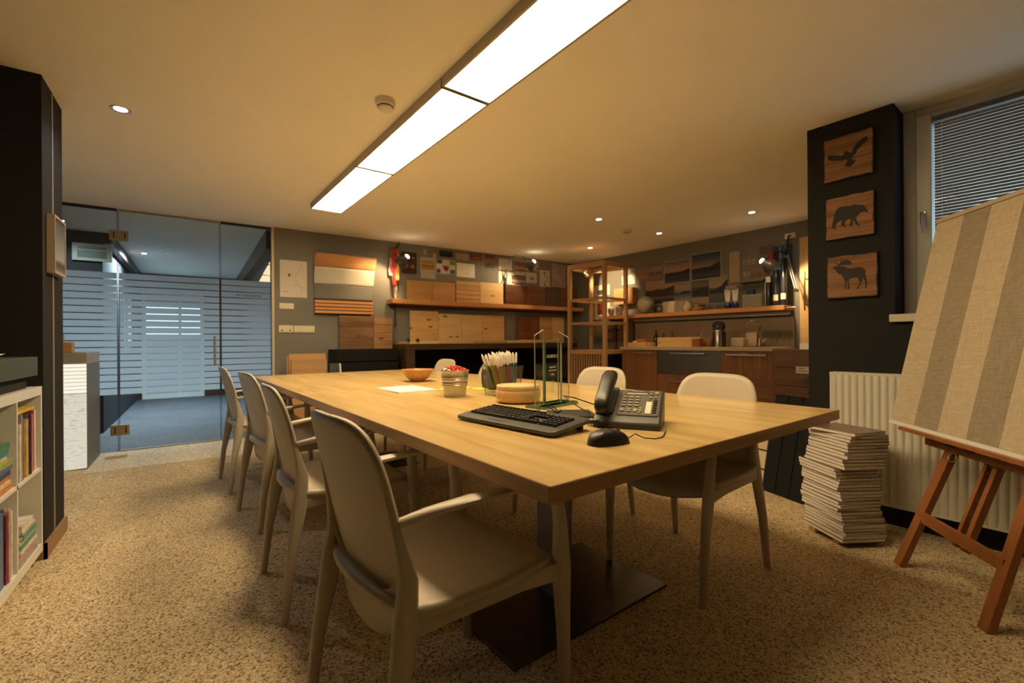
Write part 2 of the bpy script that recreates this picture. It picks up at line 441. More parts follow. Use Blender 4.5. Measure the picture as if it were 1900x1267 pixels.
film = film_mat('frosted film', (0.90, 0.93, 0.96))
GY = 5.70
edge_dark = mat('glass joint', (0.02, 0.025, 0.025), 0.3)
def glass_panel(name, x0, x1, z0, z1, label, kind_door=False):
    w = x1 - x0
    g = bpy.data.objects.new(name, None); C.objects.link(g); g.location = (x0, GY, 0); g['kind'] = 'structure'; g['label'] = label
    MB().box(0.004, w - 0.004, -0.005, 0.005, z0, z1).build('pane', glass_clear, g)
    MB().box(0, 0.004, -0.005, 0.005, z0, z1).box(w - 0.004, w, -0.005, 0.005, z0, z1).build('polished_edge', edge_dark, g)
    zt = 1.700
    first = None
    for k in range(18):
        a = zt - 0.0648 * k; b = a - 0.0560
        if first is None:
            first = MB().box(0.006, w - 0.006, -0.0075, -0.0062, 0, a - b).build('frosted_stripe', film, g, loc=(0, 0, b))
        else:
            clone(first, g, (0, 0, b))
    return g
gl = glass_panel('window_2', -2.58, -0.610, 0.0, 2.285, 'fixed glass panel with frosted stripes beside the reception counter')
gd = glass_panel('door_2', -0.603, 0.210, 0.012, 2.285, 'frameless glass door with frosted stripes and a bar handle')
gr = glass_panel('window_3', 0.216, 0.690, 0.0, 2.285, 'narrow frosted glass panel between the glass door and the grey wall')
MB().cyl((0.765, -0.045, 0.80), (0.765, -0.045, 1.10), 0.011).cyl((0.765, -0.045, 0.83), (0.765, -0.004, 0.83), 0.007).cyl((0.765, -0.045, 1.07), (0.765, -0.004, 1.07), 0.007).build('handle', alu, gd, smooth=40)
for z in (2.055, 0.205):
    hg = MB().box(-0.065, 0.075, -0.022, -0.006, z - 0.05, z + 0.05).build('hinge', brass, gd, bevel=0.003)
    MB().box(-0.035, -0.025, -0.026, -0.02, z - 0.03, z + 0.03).box(0.045, 0.055, -0.026, -0.02, z - 0.03, z + 0.03).build('screw_slot', edge_dark, hg)
MB().box(0, 1.97, -0.014, 0.014, 2.285, H).build('channel', edge_dark, gl)
MB().box(0.0, 0.474, -0.014, 0.014, 2.285, H).build('channel', edge_dark, gr)
MB().box(0, 0.813, -0.006, 0.006, 0.002, 0.012).build('threshold_seal', alu, gd)
MB().box(0, 0.813, -0.014, 0.014, 2.287, H).build('channel', alu, gd)
text_obj('lettering', 'production vip', 0.040, mat('grey lettering', (0.030, 0.027, 0.024), 0.7, spec=0.1), gr, Matrix.Translation((0.255, -0.0088, 1.530)) @ Matrix.Rotation(R(180), 4, 'Z') @ Matrix.Rotation(R(90), 4, 'X'))
struct('trim_5', MB().box(0.690, 0.713, 5.63, 5.73, 0, H), mat('cream post', (0.62, 0.54, 0.38), 0.45), bevel=0.002)

# ---- window in the pier recess, sill, blind
wn = bpy.data.objects.new('window_1', None); C.objects.link(wn); wn.location = FR.at(0, 0, 0); wn.rotation_euler = (0, 0, FR.rz); wn['kind'] = 'structure'
wn['label'] = 'white framed window with closed venetian blind'
wf = mat('white window frame', (0.62, 0.62, 0.57), 0.35)
MB().box(-0.475, -0.418, -0.27, -0.20, 1.155, H).box(-1.80, -1.745, -0.27, -0.20, 1.155, H).box(-1.745, -0.475, -0.27, -0.20, 2.255, H).box(-1.745, -0.475, -0.27, -0.20, 1.155, 1.205).build('frame', wf, wn, bevel=0.004)
MB().box(-0.545, -0.478, -0.235, -0.165, 1.208, 2.252).box(-1.742, -1.68, -0.235, -0.165, 1.208, 2.252).box(-1.68, -0.545, -0.235, -0.165, 2.195, 2.252).box(-1.68, -0.545, -0.235, -0.165, 1.208, 1.27).build('sash', wf, wn, bevel=0.006)
MB().box(-1.68, -0.545, -0.225, -0.215, 1.27, 2.195).build('pane', glass_clear, wn)
hd = MB().box(-0.523, -0.497, -0.166, -0.157, 1.655, 1.725).build('handle', steel, wn, bevel=0.004)
MB().sweep([(-0.51, -0.158, 1.71), (-0.51, -0.135, 1.71), (-0.511, -0.125, 1.70), (-0.513, -0.122, 1.66), (-0.515, -0.124, 1.60)], [(0.007, 0.007), (0.008, 0.008), (0.009, 0.009), (0.009, 0.007), (0.008, 0.005)], up=(1, 0, 0)).build('lever', alu, hd, smooth=60)
MB().box(-1.80, -0.418, -0.205, 0.0, 1.113, 1.155).box(-1.82, -0.398, 0.0, 0.028, 1.113, 1.155).build('sill', mat('cream stone sill', (0.66, 0.61, 0.49), 0.4), wn, bevel=0.004)
bl = thing('venetian_blind', 'grey venetian blind hanging in the window above the sill', 'blind', FR.at(0, 0, 0), FR.rz)
blm = mat('grey blind slat', (0.21, 0.20, 0.178), 0.45, var=0.02)
MB().box(-1.70, -0.552, -0.163, -0.138, 2.195, 2.222).build('head_rail', mat('dark head rail', (0.10, 0.10, 0.095), 0.5), bl)
first = None
for k in range(60):
    z = 2.180 - 0.0165 * k
    if first is None:
        first = MB().sweep([(-1.695, 0, 0), (-0.560, 0, 0)], [(0.0095, 0.0008)] * 2, up=(0, 0.8, -0.6), n=4).build('slat', blm, bl, loc=(0, -0.15, z))
    else:
        clone(first, bl, (0, -0.15, z))
for x in (-0.59, -0.90, -1.25):
    MB().cyl((x, -0.141, 1.20), (x, -0.141, 2.195), 0.0012, n=6).build('cord', white_plastic, bl)
MB().box(-1.70, -0.555, -0.160, -0.14, 1.190, 1.202).build('bottom_rail', blm, bl)

# ---- ceiling fixtures
ang = R(2.6)
diff = emit('lit diffuser', LAMP_C, LAMP_W)
lo = Vector((1.015, 4.516, 0)); ld = Vector((math.sin(ang), -math.cos(ang), 0))
names = ['far end section of the long ceiling light strip', 'middle section of the long ceiling light strip', 'near section of the long ceiling light strip, cut by the photo edge']
for k in range(3):
    t = thing('ceiling_light_strip', names[k], 'ceiling light', lo + ld * (1.252 * k) + Vector((0, 0, 2.262)), ang, 'linear ceiling light sections')
    MB().box(-0.142, -0.130, -1.246, -0.004, 0, 0.048).box(0.130, 0.142, -1.246, -0.004, 0, 0.048).box(-0.130, 0.130, -0.014, -0.004, 0, 0.048).box(-0.130, 0.130, -1.246, -1.236, 0, 0.048).box(-0.130, 0.130, -1.236, -0.014, 0.03, 0.048).build('housing', alu, t)
    MB().box(-0.130, 0.130, -1.236, -0.014, 0.008, 0.013).build('diffuser', diff, t)
det = thing('smoke_detector', 'white smoke detector on the ceiling beside the light strip', 'smoke detector', (0.836, 2.373, H), 0, 'smoke detectors')
MB().lathe([(0.0, -0.055), (0.030, -0.054), (0.040, -0.046), (0.042, -0.040)], 28).build('cap', white_plastic, det, smooth=40)
MB().lathe([(0.036, -0.042), (0.036, -0.032)], 28).build('vent_ring', mat('dark vent', (0.12, 0.10, 0.08), 0.7), det, smooth=40)
MB().lathe([(0.042, -0.034), (0.050, -0.030), (0.053, -0.014), (0.053, 0.0)], 28).build('base', white_plastic, det, smooth=40)
dup(det, (4.118, 3.577, H), 0, 'small white smoke detector on the ceiling over the kitchen side')
bulb_hot = emit('lit bulb', (1.0, 0.86, 0.62), 22)
bulb_cool = emit('lit cool bulb', (0.92, 0.95, 1.0), 22)
def spot(loc, label, cool=False, power=14, size=130, col=None):
    t = thing('recessed_spotlight', label, 'spotlight', loc, 0, 'recessed ceiling spotlights')
    MB().lathe([(0.030, 0.0), (0.046, -0.003), (0.048, 0.0)], 24).build('ring', alu, t, smooth=40)
    MB().lathe([(0.0, -0.001), (0.030, -0.0015)], 20).build('lens', bulb_cool if cool else bulb_hot, t)
    l = bpy.data.lights.new('spot_beam', 'SPOT'); l.energy = power; l.spot_size = R(size); l.spot_blend = 0.9; l.shadow_soft_size = 0.03
    l.color = col or ((0.9, 0.95, 1.0) if cool else WARM)
    o = bpy.data.objects.new('spot_beam', l); C.objects.link(o); o.parent = t; o.location = (0, 0, -0.012)
    return t
spot((-0.333, 3.273, H), 'recessed spotlight shining beside the left pillar', True, 12)
spot((3.514, 3.433, H), 'leftmost recessed spotlight over the kitchen side', False, 16)
spot((4.621, 2.39, H), 'recessed spotlight nearest the right pillar', False, 16)
spot((4.582, 3.481, H), 'recessed spotlight in front of the kitchen wall photos', False, 20)
spot((4.489, 4.553, H), 'recessed spotlight above the slim wooden rack', False, 20)
spot((-0.60, 8.3, H), 'recessed spotlight in the hall behind the glass door', True, 520, 168, (0.68, 0.85, 1.0))
spot((-1.15, 6.55, H), 'recessed spotlight behind the glass beside the framed print', True, 24, 150, (0.8, 0.9, 1.0))


# ============================================================ TABLES
TR = R(2.5)
T0 = Vector((0.561, 0.682, 0)); TM = R3(TR)
def tp(a, b, z=0.74):
    """table coordinates: a across, b along, measured from the near left corner"""
    return T0 + TM @ Vector((a, b, 0)) + Vector((0, 0, z))
TW = 1.55
plate_mat = mat('dark steel plate', (0.13, 0.125, 0.115), 0.28, 0.9, var=0.15, vscale=5)
col_mat = mat('grey steel column', (0.22, 0.22, 0.21), 0.45, 0.6)
def table(b0, b1, label, bases):
    t = thing('conference_table', label, 'table', tp(0, b0, 0), TR, 'conference tables pushed together')
    l = b1 - b0
    MB().box(0, TW, 0, l, 0.702, 0.74).build('tabletop', table_wood, t, bevel=0.0015)
    MB().box(-0.0015, 0.0, 0.002, l - 0.002, 0.703, 0.7385).build('edge_band', edge_wood, t)
    MB().box(TW, TW + 0.0015, 0.002, l - 0.002, 0.703, 0.7385).build('edge_band', edge_wood, t)
    MB().box(0.002, TW - 0.002, -0.0015, 0, 0.703, 0.7385).build('edge_band', edge_wood_x, t)
    for a, b in bases:
        MB().box(a - 0.40, a + 0.40, b - 0.25, b + 0.25, 0, 0.012).build('base_plate', plate_mat, t, bevel=0.002)
        MB().box(a - 0.05, a + 0.05, b - 0.05, b + 0.05, 0.012, 0.695).build('column', col_mat, t, bevel=0.004)
        MB().box(a - 0.22, a + 0.22, b - 0.22, b + 0.22, 0.690, 0.702).build('mount_plate', col_mat, t)
    return t
table(0, 2.02, 'near wooden conference table carrying the phone and keyboard', [(0.66, 0.71)])
table(2.022, 3.79, 'far wooden conference table with the wooden bowl', [(0.70, 1.10)])

# ============================================================ CHAIRS
def make_chair(label, loc, rz):
    t = thing('armchair', label, 'chair', loc, rz, 'beige plastic armchairs around the table')
    def back(u, v):
        n = 4.6 if v > 0 else 3.0
        r = max(abs(u), abs(v)); g = r / max(1e-6, (abs(u) ** n + abs(v) ** n) ** (1 / n))
        uu, vv = u * g, v * g
        w = 0.208 - 0.016 * max(0, vv) ** 2 - 0.020 * max(0, -vv) ** 2
        z = 0.632 + 0.224 * vv
        k = (z - 0.45) / 0.40
        return (-0.200 - 0.070 * k - 0.020 * max(0, k) ** 2 + 0.022 * uu * uu, w * uu, z)
    MB().grid(back, 20, 22).build('backrest', chair_plastic, t, smooth=80, solid=0.011)
    def seat(u, v):
        uu = u * math.sqrt(1 - 0.26 * v * v); vv = v * math.sqrt(1 - 0.26 * u * u)
        x = 0.025 + 0.262 * vv; y = 0.258 * uu
        z = 0.452 - 0.012 * (1 - uu * uu) * (1 - vv * vv) - 0.030 * max(0, vv - 0.55) ** 2 / 0.1 + 0.02 * max(0, -vv - 0.6)
        return (x, y, z)
    MB().grid(seat, 18, 18).build('seat', chair_plastic, t, smooth=80, solid=0.020)
    for s in (-1, 1):
        MB().sweep([(-0.264, 0.232 * s, 0), (-0.240, 0.226 * s, 0.22), (-0.205, 0.214 * s, 0.42), (-0.196, 0.211 * s, 0.52), (-0.211, 0.203 * s, 0.60), (-0.236, 0.194 * s, 0.70)],
                   [(0.013, 0.013), (0.017, 0.017), (0.018, 0.028), (0.015, 0.022), (0.010, 0.012), (0.004, 0.004)], up=(1, 0, 0), n=10, sq=3).build('leg', chair_plastic, t, smooth=50)
    for s in (-1, 1):
        MB().sweep([(0.262, 0.230 * s, 0), (0.250, 0.236 * s, 0.25), (0.236, 0.243 * s, 0.42), (0.228, 0.248 * s, 0.54), (0.214, 0.250 * s, 0.61), (0.185, 0.251 * s, 0.650)],
                   [(0.012, 0.013), (0.016, 0.018), (0.018, 0.027), (0.016, 0.018), (0.017, 0.013), (0.019, 0.009)], up=(1, 0, 0), n=10, sq=3).build('leg', chair_plastic, t, smooth=50)
    for s in (-1, 1):
        MB().sweep([(0.205, 0.251 * s, 0.640), (0.170, 0.252 * s, 0.656), (0.08, 0.249 * s, 0.664), (-0.05, 0.236 * s, 0.664), (-0.15, 0.216 * s, 0.654), (-0.212, 0.202 * s, 0.640)],
                   [(0.017, 0.007), (0.021, 0.007), (0.023, 0.0075), (0.022, 0.008), (0.017, 0.009), (0.009, 0.012)], n=10, sq=3).build('armrest', chair_plastic, t, smooth=50)
    def band(q, v):
        zb = 0.345 + 0.085 * abs(q) ** 2.6; zt = 0.455 + 0.125 * abs(q) ** 4
        z = zb + (zt - zb) * (v + 1) / 2
        return (-0.200 - 0.070 * max(-0.1, (z - 0.45) / 0.40) - 0.006 + 0.022 * q * q, 0.212 * q, z)
    MB().grid(band, 20, 4).build('back_rail', chair_plastic, t, smooth=70, solid=0.014)
    for s in (-1, 1):
        MB().sweep([(-0.205, 0.214 * s, 0.425), (-0.1, 0.224 * s, 0.424), (0.1, 0.234 * s, 0.422), (0.238, 0.241 * s, 0.415)], [(0.012, 0.030), (0.011, 0.022), (0.011, 0.021), (0.013, 0.028)], n=10, sq=3).build('seat_rail', chair_plastic, t, smooth=50)
    return t
ch = make_chair('beige plastic armchair nearest the camera on the left side', (0.535, 1.140, 0), R(6))
dup(ch, (0.513, 2.072, 0), R(2.1), 'beige armchair on the left side, second from the camera')
dup(ch, (0.502, 3.046, 0), R(8.5), 'beige armchair on the left side, third from the camera')
dup(ch, (0.427, 3.872, 0), R(4.9), 'beige armchair on the left side, farthest, closest to the glass door')
dup(ch, (1.835, 1.255, 0), R(182), 'beige armchair across the table right behind the telephone')
dup(ch, (1.835, 2.020, 0), R(182), 'beige armchair across the table in front of the wooden rack')
dup(ch, (1.770, 3.180, 0), R(182), 'beige armchair mostly hidden behind the glass of pencils')
dup(ch, (1.720, 3.970, 0), R(182), 'beige armchair across the table behind the red candy bucket')

# ============================================================ THINGS ON THE TABLE
ZT = 0.74
# wooden bowl
bamboo = wood('bamboo strips', (0.42, 0.19, 0.06), (0.62, 0.34, 0.12), 'z', 0.3, 60)
b = thing('wooden_bowl', 'round bamboo bowl on the far table', 'bowl', (1.31, 3.08, ZT))
MB().lathe([(0.0, 0.0), (0.040, 0.0), (0.046, 0.004), (0.075, 0.024), (0.098, 0.05), (0.113, 0.084), (0.108, 0.086), (0.090, 0.052), (0.066, 0.026), (0.0, 0.014)], 40).build('shell', bamboo, b, smooth=60)
MB().lathe([(0.104, 0.080), (0.1075, 0.0868), (0.113, 0.0868), (0.1145, 0.083)], 40).build('rim', bamboo, b, smooth=60)
# notepad of loose sheets
for k, (dx, dy, rz, lab) in enumerate(((0, 0, 3, 'white sheet at the bottom of the loose papers near the bowl'), (0.006, 0.004, 1.0, 'white sheet on top of the loose papers near the bowl'))):
    sh = MB().box(-0.115, 0.115, -0.165, 0.165, 0, 0.004).build('paper_sheet', paper_white, loc=(1.015 + dx, 2.565 + dy, ZT + 0.0041 * k), rz=R(rz)); tag(sh, lab, 'paper', 'loose papers on the table')
# galvanised bucket of candies
zinc = mat('galvanised zinc', (0.50, 0.47, 0.41), 0.38, 0.85, var=0.12, vscale=18)
bk = thing('metal_bucket', 'small ribbed metal bucket filled with red candies', 'bucket', (1.097, 2.10, ZT))
prof = [(0.0, 0.004), (0.054, 0.0), (0.056, 0.004), (0.0615, 0.055)]
for z in (0.060, 0.070, 0.088, 0.098):
    r = 0.056 + 0.0165 * z / 0.135
    prof += [(r, z - 0.004), (r + 0.0022, z), (r, z + 0.004)]
prof += [(0.0725, 0.132), (0.0745, 0.1345), (0.0735, 0.137), (0.0708, 0.134), (0.058, 0.03), (0.0, 0.02)]
MB().lathe(prof, 40).build('body', zinc, bk, smooth=50)
candy_red = mat('red cellophane', (0.62, 0.045, 0.02), 0.18, var=0.25, vscale=40)
candy_white = mat('white and red wrapper', (0.78, 0.70, 0.66), 0.2, var=0.2, vscale=60)
def candy(m):
    return MB().lathe([(0.0, -0.0075), (0.006, -0.006), (0.009, 0.0), (0.006, 0.006), (0.0, 0.0075)], 8).add([(0.007, -0.003, 0), (0.007, 0.003, 0), (0.016, 0.006, 0.003), (0.016, -0.006, -0.003)], [(0, 1, 2, 3)]).add([(-0.007, -0.003, 0), (-0.007, 0.003, 0), (-0.016, 0.006, -0.003), (-0.016, -0.006, 0.003)], [(0, 1, 2, 3)]).mesh('candy', m, 60)
cm = [candy(candy_red), candy(candy_white)]
rc = random.Random(3)
for lay, (n, rad, z) in enumerate(((15, 0.060, 0.125), (16, 0.056, 0.137), (10, 0.034, 0.146), (4, 0.014, 0.152))):
    for i in range(n):
        q = 2 * math.pi * (i + 0.5 * (lay % 2)) / n
        rr = rad * rc.uniform(0.92, 1.0)
        wpos = Vector((1.097 + rr * math.cos(q), 2.10 + rr * math.sin(q), ZT + z + rc.uniform(-0.002, 0.002)))
        wh = (wpos.x - 1.097) * 0.87 - (wpos.y - 2.10) * 0.2 < -0.022 and rc.random() < 0.8
        o = bpy.data.objects.new('wrapped_candy', cm[1 if wh else 0]); C.objects.link(o)
        o.location = wpos; o.rotation_euler = (rc.uniform(-0.5, 0.5), rc.uniform(-0.5, 0.5), rc.uniform(0, 6.28))
        tag(o, 'white wrapped candy in the metal bucket' if wh else 'red wrapped candy in the metal bucket', 'candy', 'white candies in the bucket' if wh else 'red candies in the bucket')
# lime coasters and blue tumblers
lime = mat('lime felt', (0.42, 0.50, 0.06), 0.8, var=0.08)
def leaf(x, y, rz, lab, sx):
    poly = [(sx * math.cos(a) * (1 + 0.10 * math.cos(5 * a)), 0.085 * math.sin(a) * (1 + 0.10 * math.cos(5 * a))) for a in [2 * math.pi * i / 30 for i in range(30)]]
    o = MB().slab(poly, 0, 0.003).build('felt_coaster', lime, loc=(x, y, ZT), rz=R(rz)); tag(o, lab, 'coaster', 'lime green felt coasters')
leaf(1.27, 2.44, 30, 'lime green felt coaster peeking out behind the candy bucket', 0.13)
leaf(1.44, 2.32, -20, 'lime green felt coaster under the blue glasses', 0.11)
bgl = MB().lathe([(0.0, 0.006), (0.030, 0.004), (0.034, 0.0), (0.037, 0.006), (0.042, 0.045), (0.041, 0.085), (0.037, 0.107), (0.0355, 0.107), (0.0393, 0.085), (0.040, 0.045), (0.033, 0.012), (0.0, 0.012)], 28).mesh('blue_tumbler', glass_blue, 60)
for x, y, lab in ((1.462, 2.365, 'cobalt blue glass tumbler beside the candy bucket'), (1.435, 2.262, 'cobalt blue glass tumbler touching the glass of pencils')):
    o = bpy.data.objects.new('glass_tumbler', bgl); C.objects.link(o); o.location = (x, y, ZT + 0.0031); tag(o, lab, 'glass', 'blue tumblers')
# square glass vase with pencils
VX, VY = 1.315, 1.985
va = thing('glass_vase', 'square clear glass vase full of white-tipped pencils', 'vase', (VX, VY, ZT), R(2.5))
def vase_wall(sx):
    m = MB()
    o0, o1, i0, i1 = 0.064, 0.078, 0.060, 0.074
    k = [(-1, -1), (1, -1), (1, 1), (-1, 1)]
    a, c = k[sx], k[(sx + 1) % 4]
    m.add([(a[0] * o0, a[1] * o0, 0.0), (c[0] * o0, c[1] * o0, 0.0), (c[0] * o1, c[1] * o1, 0.155), (a[0] * o1, a[1] * o1, 0.155), (a[0] * i0, a[1] * i0, 0.018), (c[0] * i0, c[1] * i0, 0.018), (c[0] * i1, c[1] * i1, 0.155), (a[0] * i1, a[1] * i1, 0.155)],
          [(0, 1, 2, 3), (4, 7, 6, 5), (3, 2, 6, 7)])
    return m
for i in range(4): vase_wall(i).build('side', glass_thin, va)
vedge = pane('vase corner glass', (0.62, 0.66, 0.55), 0.05, 1.9)
for a, c in ((-1, -1), (1, -1), (1, 1), (-1, 1)):
    MB().sweep([(a * 0.0625, c * 0.0625, 0.004), (a * 0.0765, c * 0.0765, 0.155)], [(0.0032, 0.0032)] * 2, up=(0, 1, 0), n=8).build('corner', vedge, va, smooth=60)
MB().add([(a * 0.0765, c * 0.0765, z) for z in (0.153, 0.1565) for a, c in ((-1, -1), (1, -1), (1, 1), (-1, 1))] + [(a * 0.0735, c * 0.0735, z) for z in (0.153, 0.1565) for a, c in ((-1, -1), (1, -1), (1, 1), (-1, 1))], [(i, (i + 1) % 4, 4 + (i + 1) % 4, 4 + i) for i in range(4)] + [(8 + i, 12 + i, 12 + (i + 1) % 4, 8 + (i + 1) % 4) for i in range(4)] + [(4 + i, 4 + (i + 1) % 4, 12 + (i + 1) % 4, 12 + i) for i in range(4)]).build('rim', vedge, va)
MB().box(-0.060, 0.060, -0.060, 0.060, 0.001, 0.018).build('thick_base', pane('thick glass', (0.80, 0.90, 0.86), 0.05, 1.5), va)
pc = {'red': (0.45, 0.05, 0.03), 'orange': (0.60, 0.22, 0.03), 'green': (0.10, 0.28, 0.07), 'lime': (0.38, 0.45, 0.08), 'blue': (0.04, 0.10, 0.28), 'purple': (0.18, 0.06, 0.20), 'black': (0.03, 0.03, 0.03), 'teal': (0.04, 0.22, 0.22), 'brown': (0.22, 0.10, 0.04)}
tipm = mat('white pencil tip', (0.80, 0.77, 0.68), 0.4)
pmesh = {}
for cname, col in pc.items():
    pmesh[cname] = (MB().cyl((0, 0, 0), (0, 0, 0.128), 0.0048, n=6).mesh('barrel', mat(cname + ' pencil lacquer', col, 0.35)), MB().cyl((0, 0, 0.128), (0, 0, 0.172), 0.0056, n=8).cyl((0, 0, 0.172), (0, 0, 0.182), 0.0056, 0.0024, n=8).mesh('white_tip', tipm, 40))
rp = random.Random(5); cl = list(pc)
for i in range(7):
    for j in range(7):
        bx = (i - 3) * 0.0142; by = (j - 3) * 0.0142
        tx = bx * 1.38 - 0.009 + rp.uniform(-0.003, 0.003); ty = by * 1.38 + 0.006 + rp.uniform(-0.004, 0.004)
        bx += 0.008; by -= 0.004
        bx = max(-0.05, min(0.05, bx)); by = max(-0.05, min(0.05, by))
        tx = max(-0.068, min(0.068, tx)); ty = max(-0.068, min(0.068, ty))
        c = cl[rp.randrange(len(cl))]
        d = (Vector((tx, ty, 0.155)) - Vector((bx, by, 0.022))).normalized()
        pr = thing('pencil', 'white-tipped %s pencil standing in the square glass vase' % c, 'pencil', (0, 0, 0), 0, 'white-tipped pencils in the glass vase')
        base = Vector((VX, VY, ZT)) + R3(R(2.5)) @ Vector((bx, by, 0.0225 + 0.016 * rp.random() + 0.016 * (i + j) / 12))
        dd = R3(R(2.5)) @ d
        pr.location = base; pr.rotation_mode = 'QUATERNION'; pr.rotation_quaternion = Vector((0, 0, 1)).rotation_difference(dd)
        for me in pmesh[c]:
            o = bpy.data.objects.new(me.name.split('.')[0], me); C.objects.link(o); o.parent = pr
# round wooden box with lid
wb = thing('round_wooden_box', 'round pale pine box with engraved lid beside the award', 'box', (1.228, 1.722, ZT))
pinebox = wood('pale turned pine', (0.56, 0.36, 0.16), (0.74, 0.52, 0.27), 'x', 0.4, 14, knots=0.8)
MB().lathe([(0.0, 0.0), (0.080, 0.0), (0.096, 0.008), (0.1035, 0.025), (0.1045, 0.055), (0.1025, 0.058), (0.0, 0.058)], 56).build('body', pinebox, wb, smooth=50)
ld_ = MB().lathe([(0.099, 0.0595), (0.100, 0.064), (0.100, 0.078), (0.0975, 0.0805), (0.0, 0.0815)], 56).build('lid', pinebox, wb, smooth=50)
eng = MB()
for i in range(22):
    q = 2 * math.pi * i / 22
    eng.box(-0.0035, 0.0035, -0.0015, 0.0015, 0.0808, 0.0818, M=R3(q) @ Matrix.Translation((0.083, 0, 0)))
eng.build('engraving', mat('burnt engraving', (0.25, 0.14, 0.06), 0.6), ld_)
# glass award
AX, AY = 1.276, 1.533
aw = thing('glass_award', 'standing glass award with engraved lettering on a green glass foot', 'award', (AX, AY, ZT), R(14))
def glass_box(x0, x1, y0, y1, z0, z1, big):
    m = MB().box(x0, x1, y0, y1, z0, z1)
    return m
def plate(name, poly_xz, y0, y1, M=None, edge=None):
    edge = edge or pale_edge
    m = MB().prism(poly_xz, y0, y1, M=M)
    for i in range(len(m.m)): m.m[i] = 0 if i < 2 else 1 if i in (2, 5) else 2
    return m.build(name, [glass_award, edge, pale_edge], aw)
pale_edge = mat('pale glass edge', (0.40, 0.42, 0.33), 0.15)
glass_award = pane('award glass', (0.93, 0.965, 0.94), 0.0, 1.5)
ft = MB().box(-0.126, 0.126, -0.052, 0.048, 0.0, 0.012); ft.m = [1, 0, 1, 1, 1, 1]
ft.build('foot', [pane('green foot glass', (0.62, 0.86, 0.68), 0.05, 1.5), glass_edge], aw, bevel=0.001)
plate('left_wing', [(0, 0.0121), (0.066, 0.0121), (0.066, 0.330), (0, 0.306)], -0.003, 0.003, M=Matrix.Translation((-0.121, 0.0, 0)) @ R3(R(5)))
mid = plate('centre_plate', [(-0.052, 0.0121), (0.068, 0.0121), (0.068, 0.285), (-0.052, 0.285)], -0.005, 0.005, edge=glass_edge)
plate('right_wing', [(0, 0.0121), (0.052, 0.0121), (0.052, 0.298), (0, 0.325)], -0.004, 0.004, M=Matrix.Translation((0.074, 0.020, 0)) @ R3(R(-84)))
etch = mat('etched white lettering', (0.62, 0.62, 0.58), 0.7)
def face_away(x, z): return Matrix.Translation((x, 0.0056, z)) @ Matrix.Rotation(R(180), 4, 'Z') @ Matrix.Rotation(R(90), 4, 'X')
for txt, sz, z in (('TOPBRAS', 0.0205, 0.208), ('Prototype', 0.0115, 0.164), ('International', 0.0105, 0.150), ('2017', 0.0135, 0.131)):
    text_obj('lettering', txt, sz, etch, mid, face_away(0.012, z))
MB().box(0.004, 0.0055, 0.0052, 0.0056, 0.055, 0.108).box(0.014, 0.0155, 0.0052, 0.0056, 0.055, 0.104).box(0.004, 0.020, 0.0052, 0.0056, 0.106, 0.108).box(0.014, 0.025, 0.0052, 0.0056, 0.055, 0.0565).build('emblem', etch, mid)

# keyboard
KX = Vector((0.143, -0.990, 0)); krz = math.atan2(KX.y, KX.x)
kb = thing('keyboard', 'black computer keyboard on the near table', 'keyboard', (0.772, 1.472, ZT), krz)
tilt = Matrix.Rotation(R(6.5), 4, 'X')
def kbox(x0, x1, y0, y1, z0, z1): return MB().box(x0, x1, y0, y1, z0, z1, M=tilt)
out = [(0.012, 0.0), (0.455, 0.0), (0.470, 0.012), (0.474, 0.17), (0.462, 0.185), (0.012, 0.185), (0.0, 0.17), (0.0, 0.012)]
MB().slab(out, 0.004, 0.017, M=tilt).build('case', dark_grey_plastic, kb, bevel=0.004)
MB().slab([(0.012, 0.048), (0.462, 0.048), (0.462, 0.172), (0.012, 0.172)], 0.0165, 0.018, M=tilt).build('key_bed', black_soft, kb)
for x in (0.045, 0.43):
    MB().box(x - 0.012, x + 0.012, 0.168, 0.176, 0.0, 0.026).build('fold_out_foot', black_plastic, kb)
MB().slab([(0.16, 0.018), (0.24, 0.018), (0.235, 0.026), (0.165, 0.026)], 0.0165, 0.0176, M=tilt).build('front_badge', black_plastic, kb)
kmesh = {}
def key(x, y, w, d=0.0155):
    k = (round(w, 4), d)
    if k not in kmesh:
        a, c = w / 2, d / 2
        kmesh[k] = MB().add([(-a, -c, 0), (a, -c, 0), (a, c, 0), (-a, c, 0), (-a + 0.0022, -c + 0.0012, 0.0075), (a - 0.0022, -c + 0.0012, 0.0075), (a - 0.0022, c - 0.003, 0.0075), (-a + 0.0022, c - 0.003, 0.0075)], [(4, 5, 6, 7), (0, 1, 5, 4), (1, 2, 6, 5), (2, 3, 7, 6), (3, 0, 4, 7)]).mesh('key', black_plastic)
    o = bpy.data.objects.new('key', kmesh[k]); C.objects.link(o); o.parent = kb
    o.matrix_local = tilt @ Matrix.Translation((x, y, 0.018))
P = 0.0186; kx0 = 0.026; ky0 = 0.058
rows = [[1.25, 1.25, 1.25, 6.25, 1.25, 1.25, 1.25, 1.25], [2.25] + [1] * 10 + [2.75], [1.75] + [1] * 11 + [2.25], [1.5] + [1] * 12 + [1.5], [1] * 13 + [2]]
for r, row in enumerate(rows):
    x = kx0
    for wk in row:
        key(x + wk * P / 2, ky0 + r * P, wk * P - 0.0022); x += wk * P
for i in range(13): key(kx0 + (i * 1.16 + 0.5) * P, ky0 + 5.25 * P, P - 0.003, 0.0115)
for r, n in ((0, (0, 1, 2)), (1, (1,)), (3, (0, 1, 2)), (4, (0, 1, 2))):
    for i in n: key(kx0 + (15.4 + i) * P, ky0 + r * P, P - 0.0022)
for r in range(5):
    for i in range(4): key(kx0 + (18.8 + i) * P, ky0 + r * P, P - 0.0022)
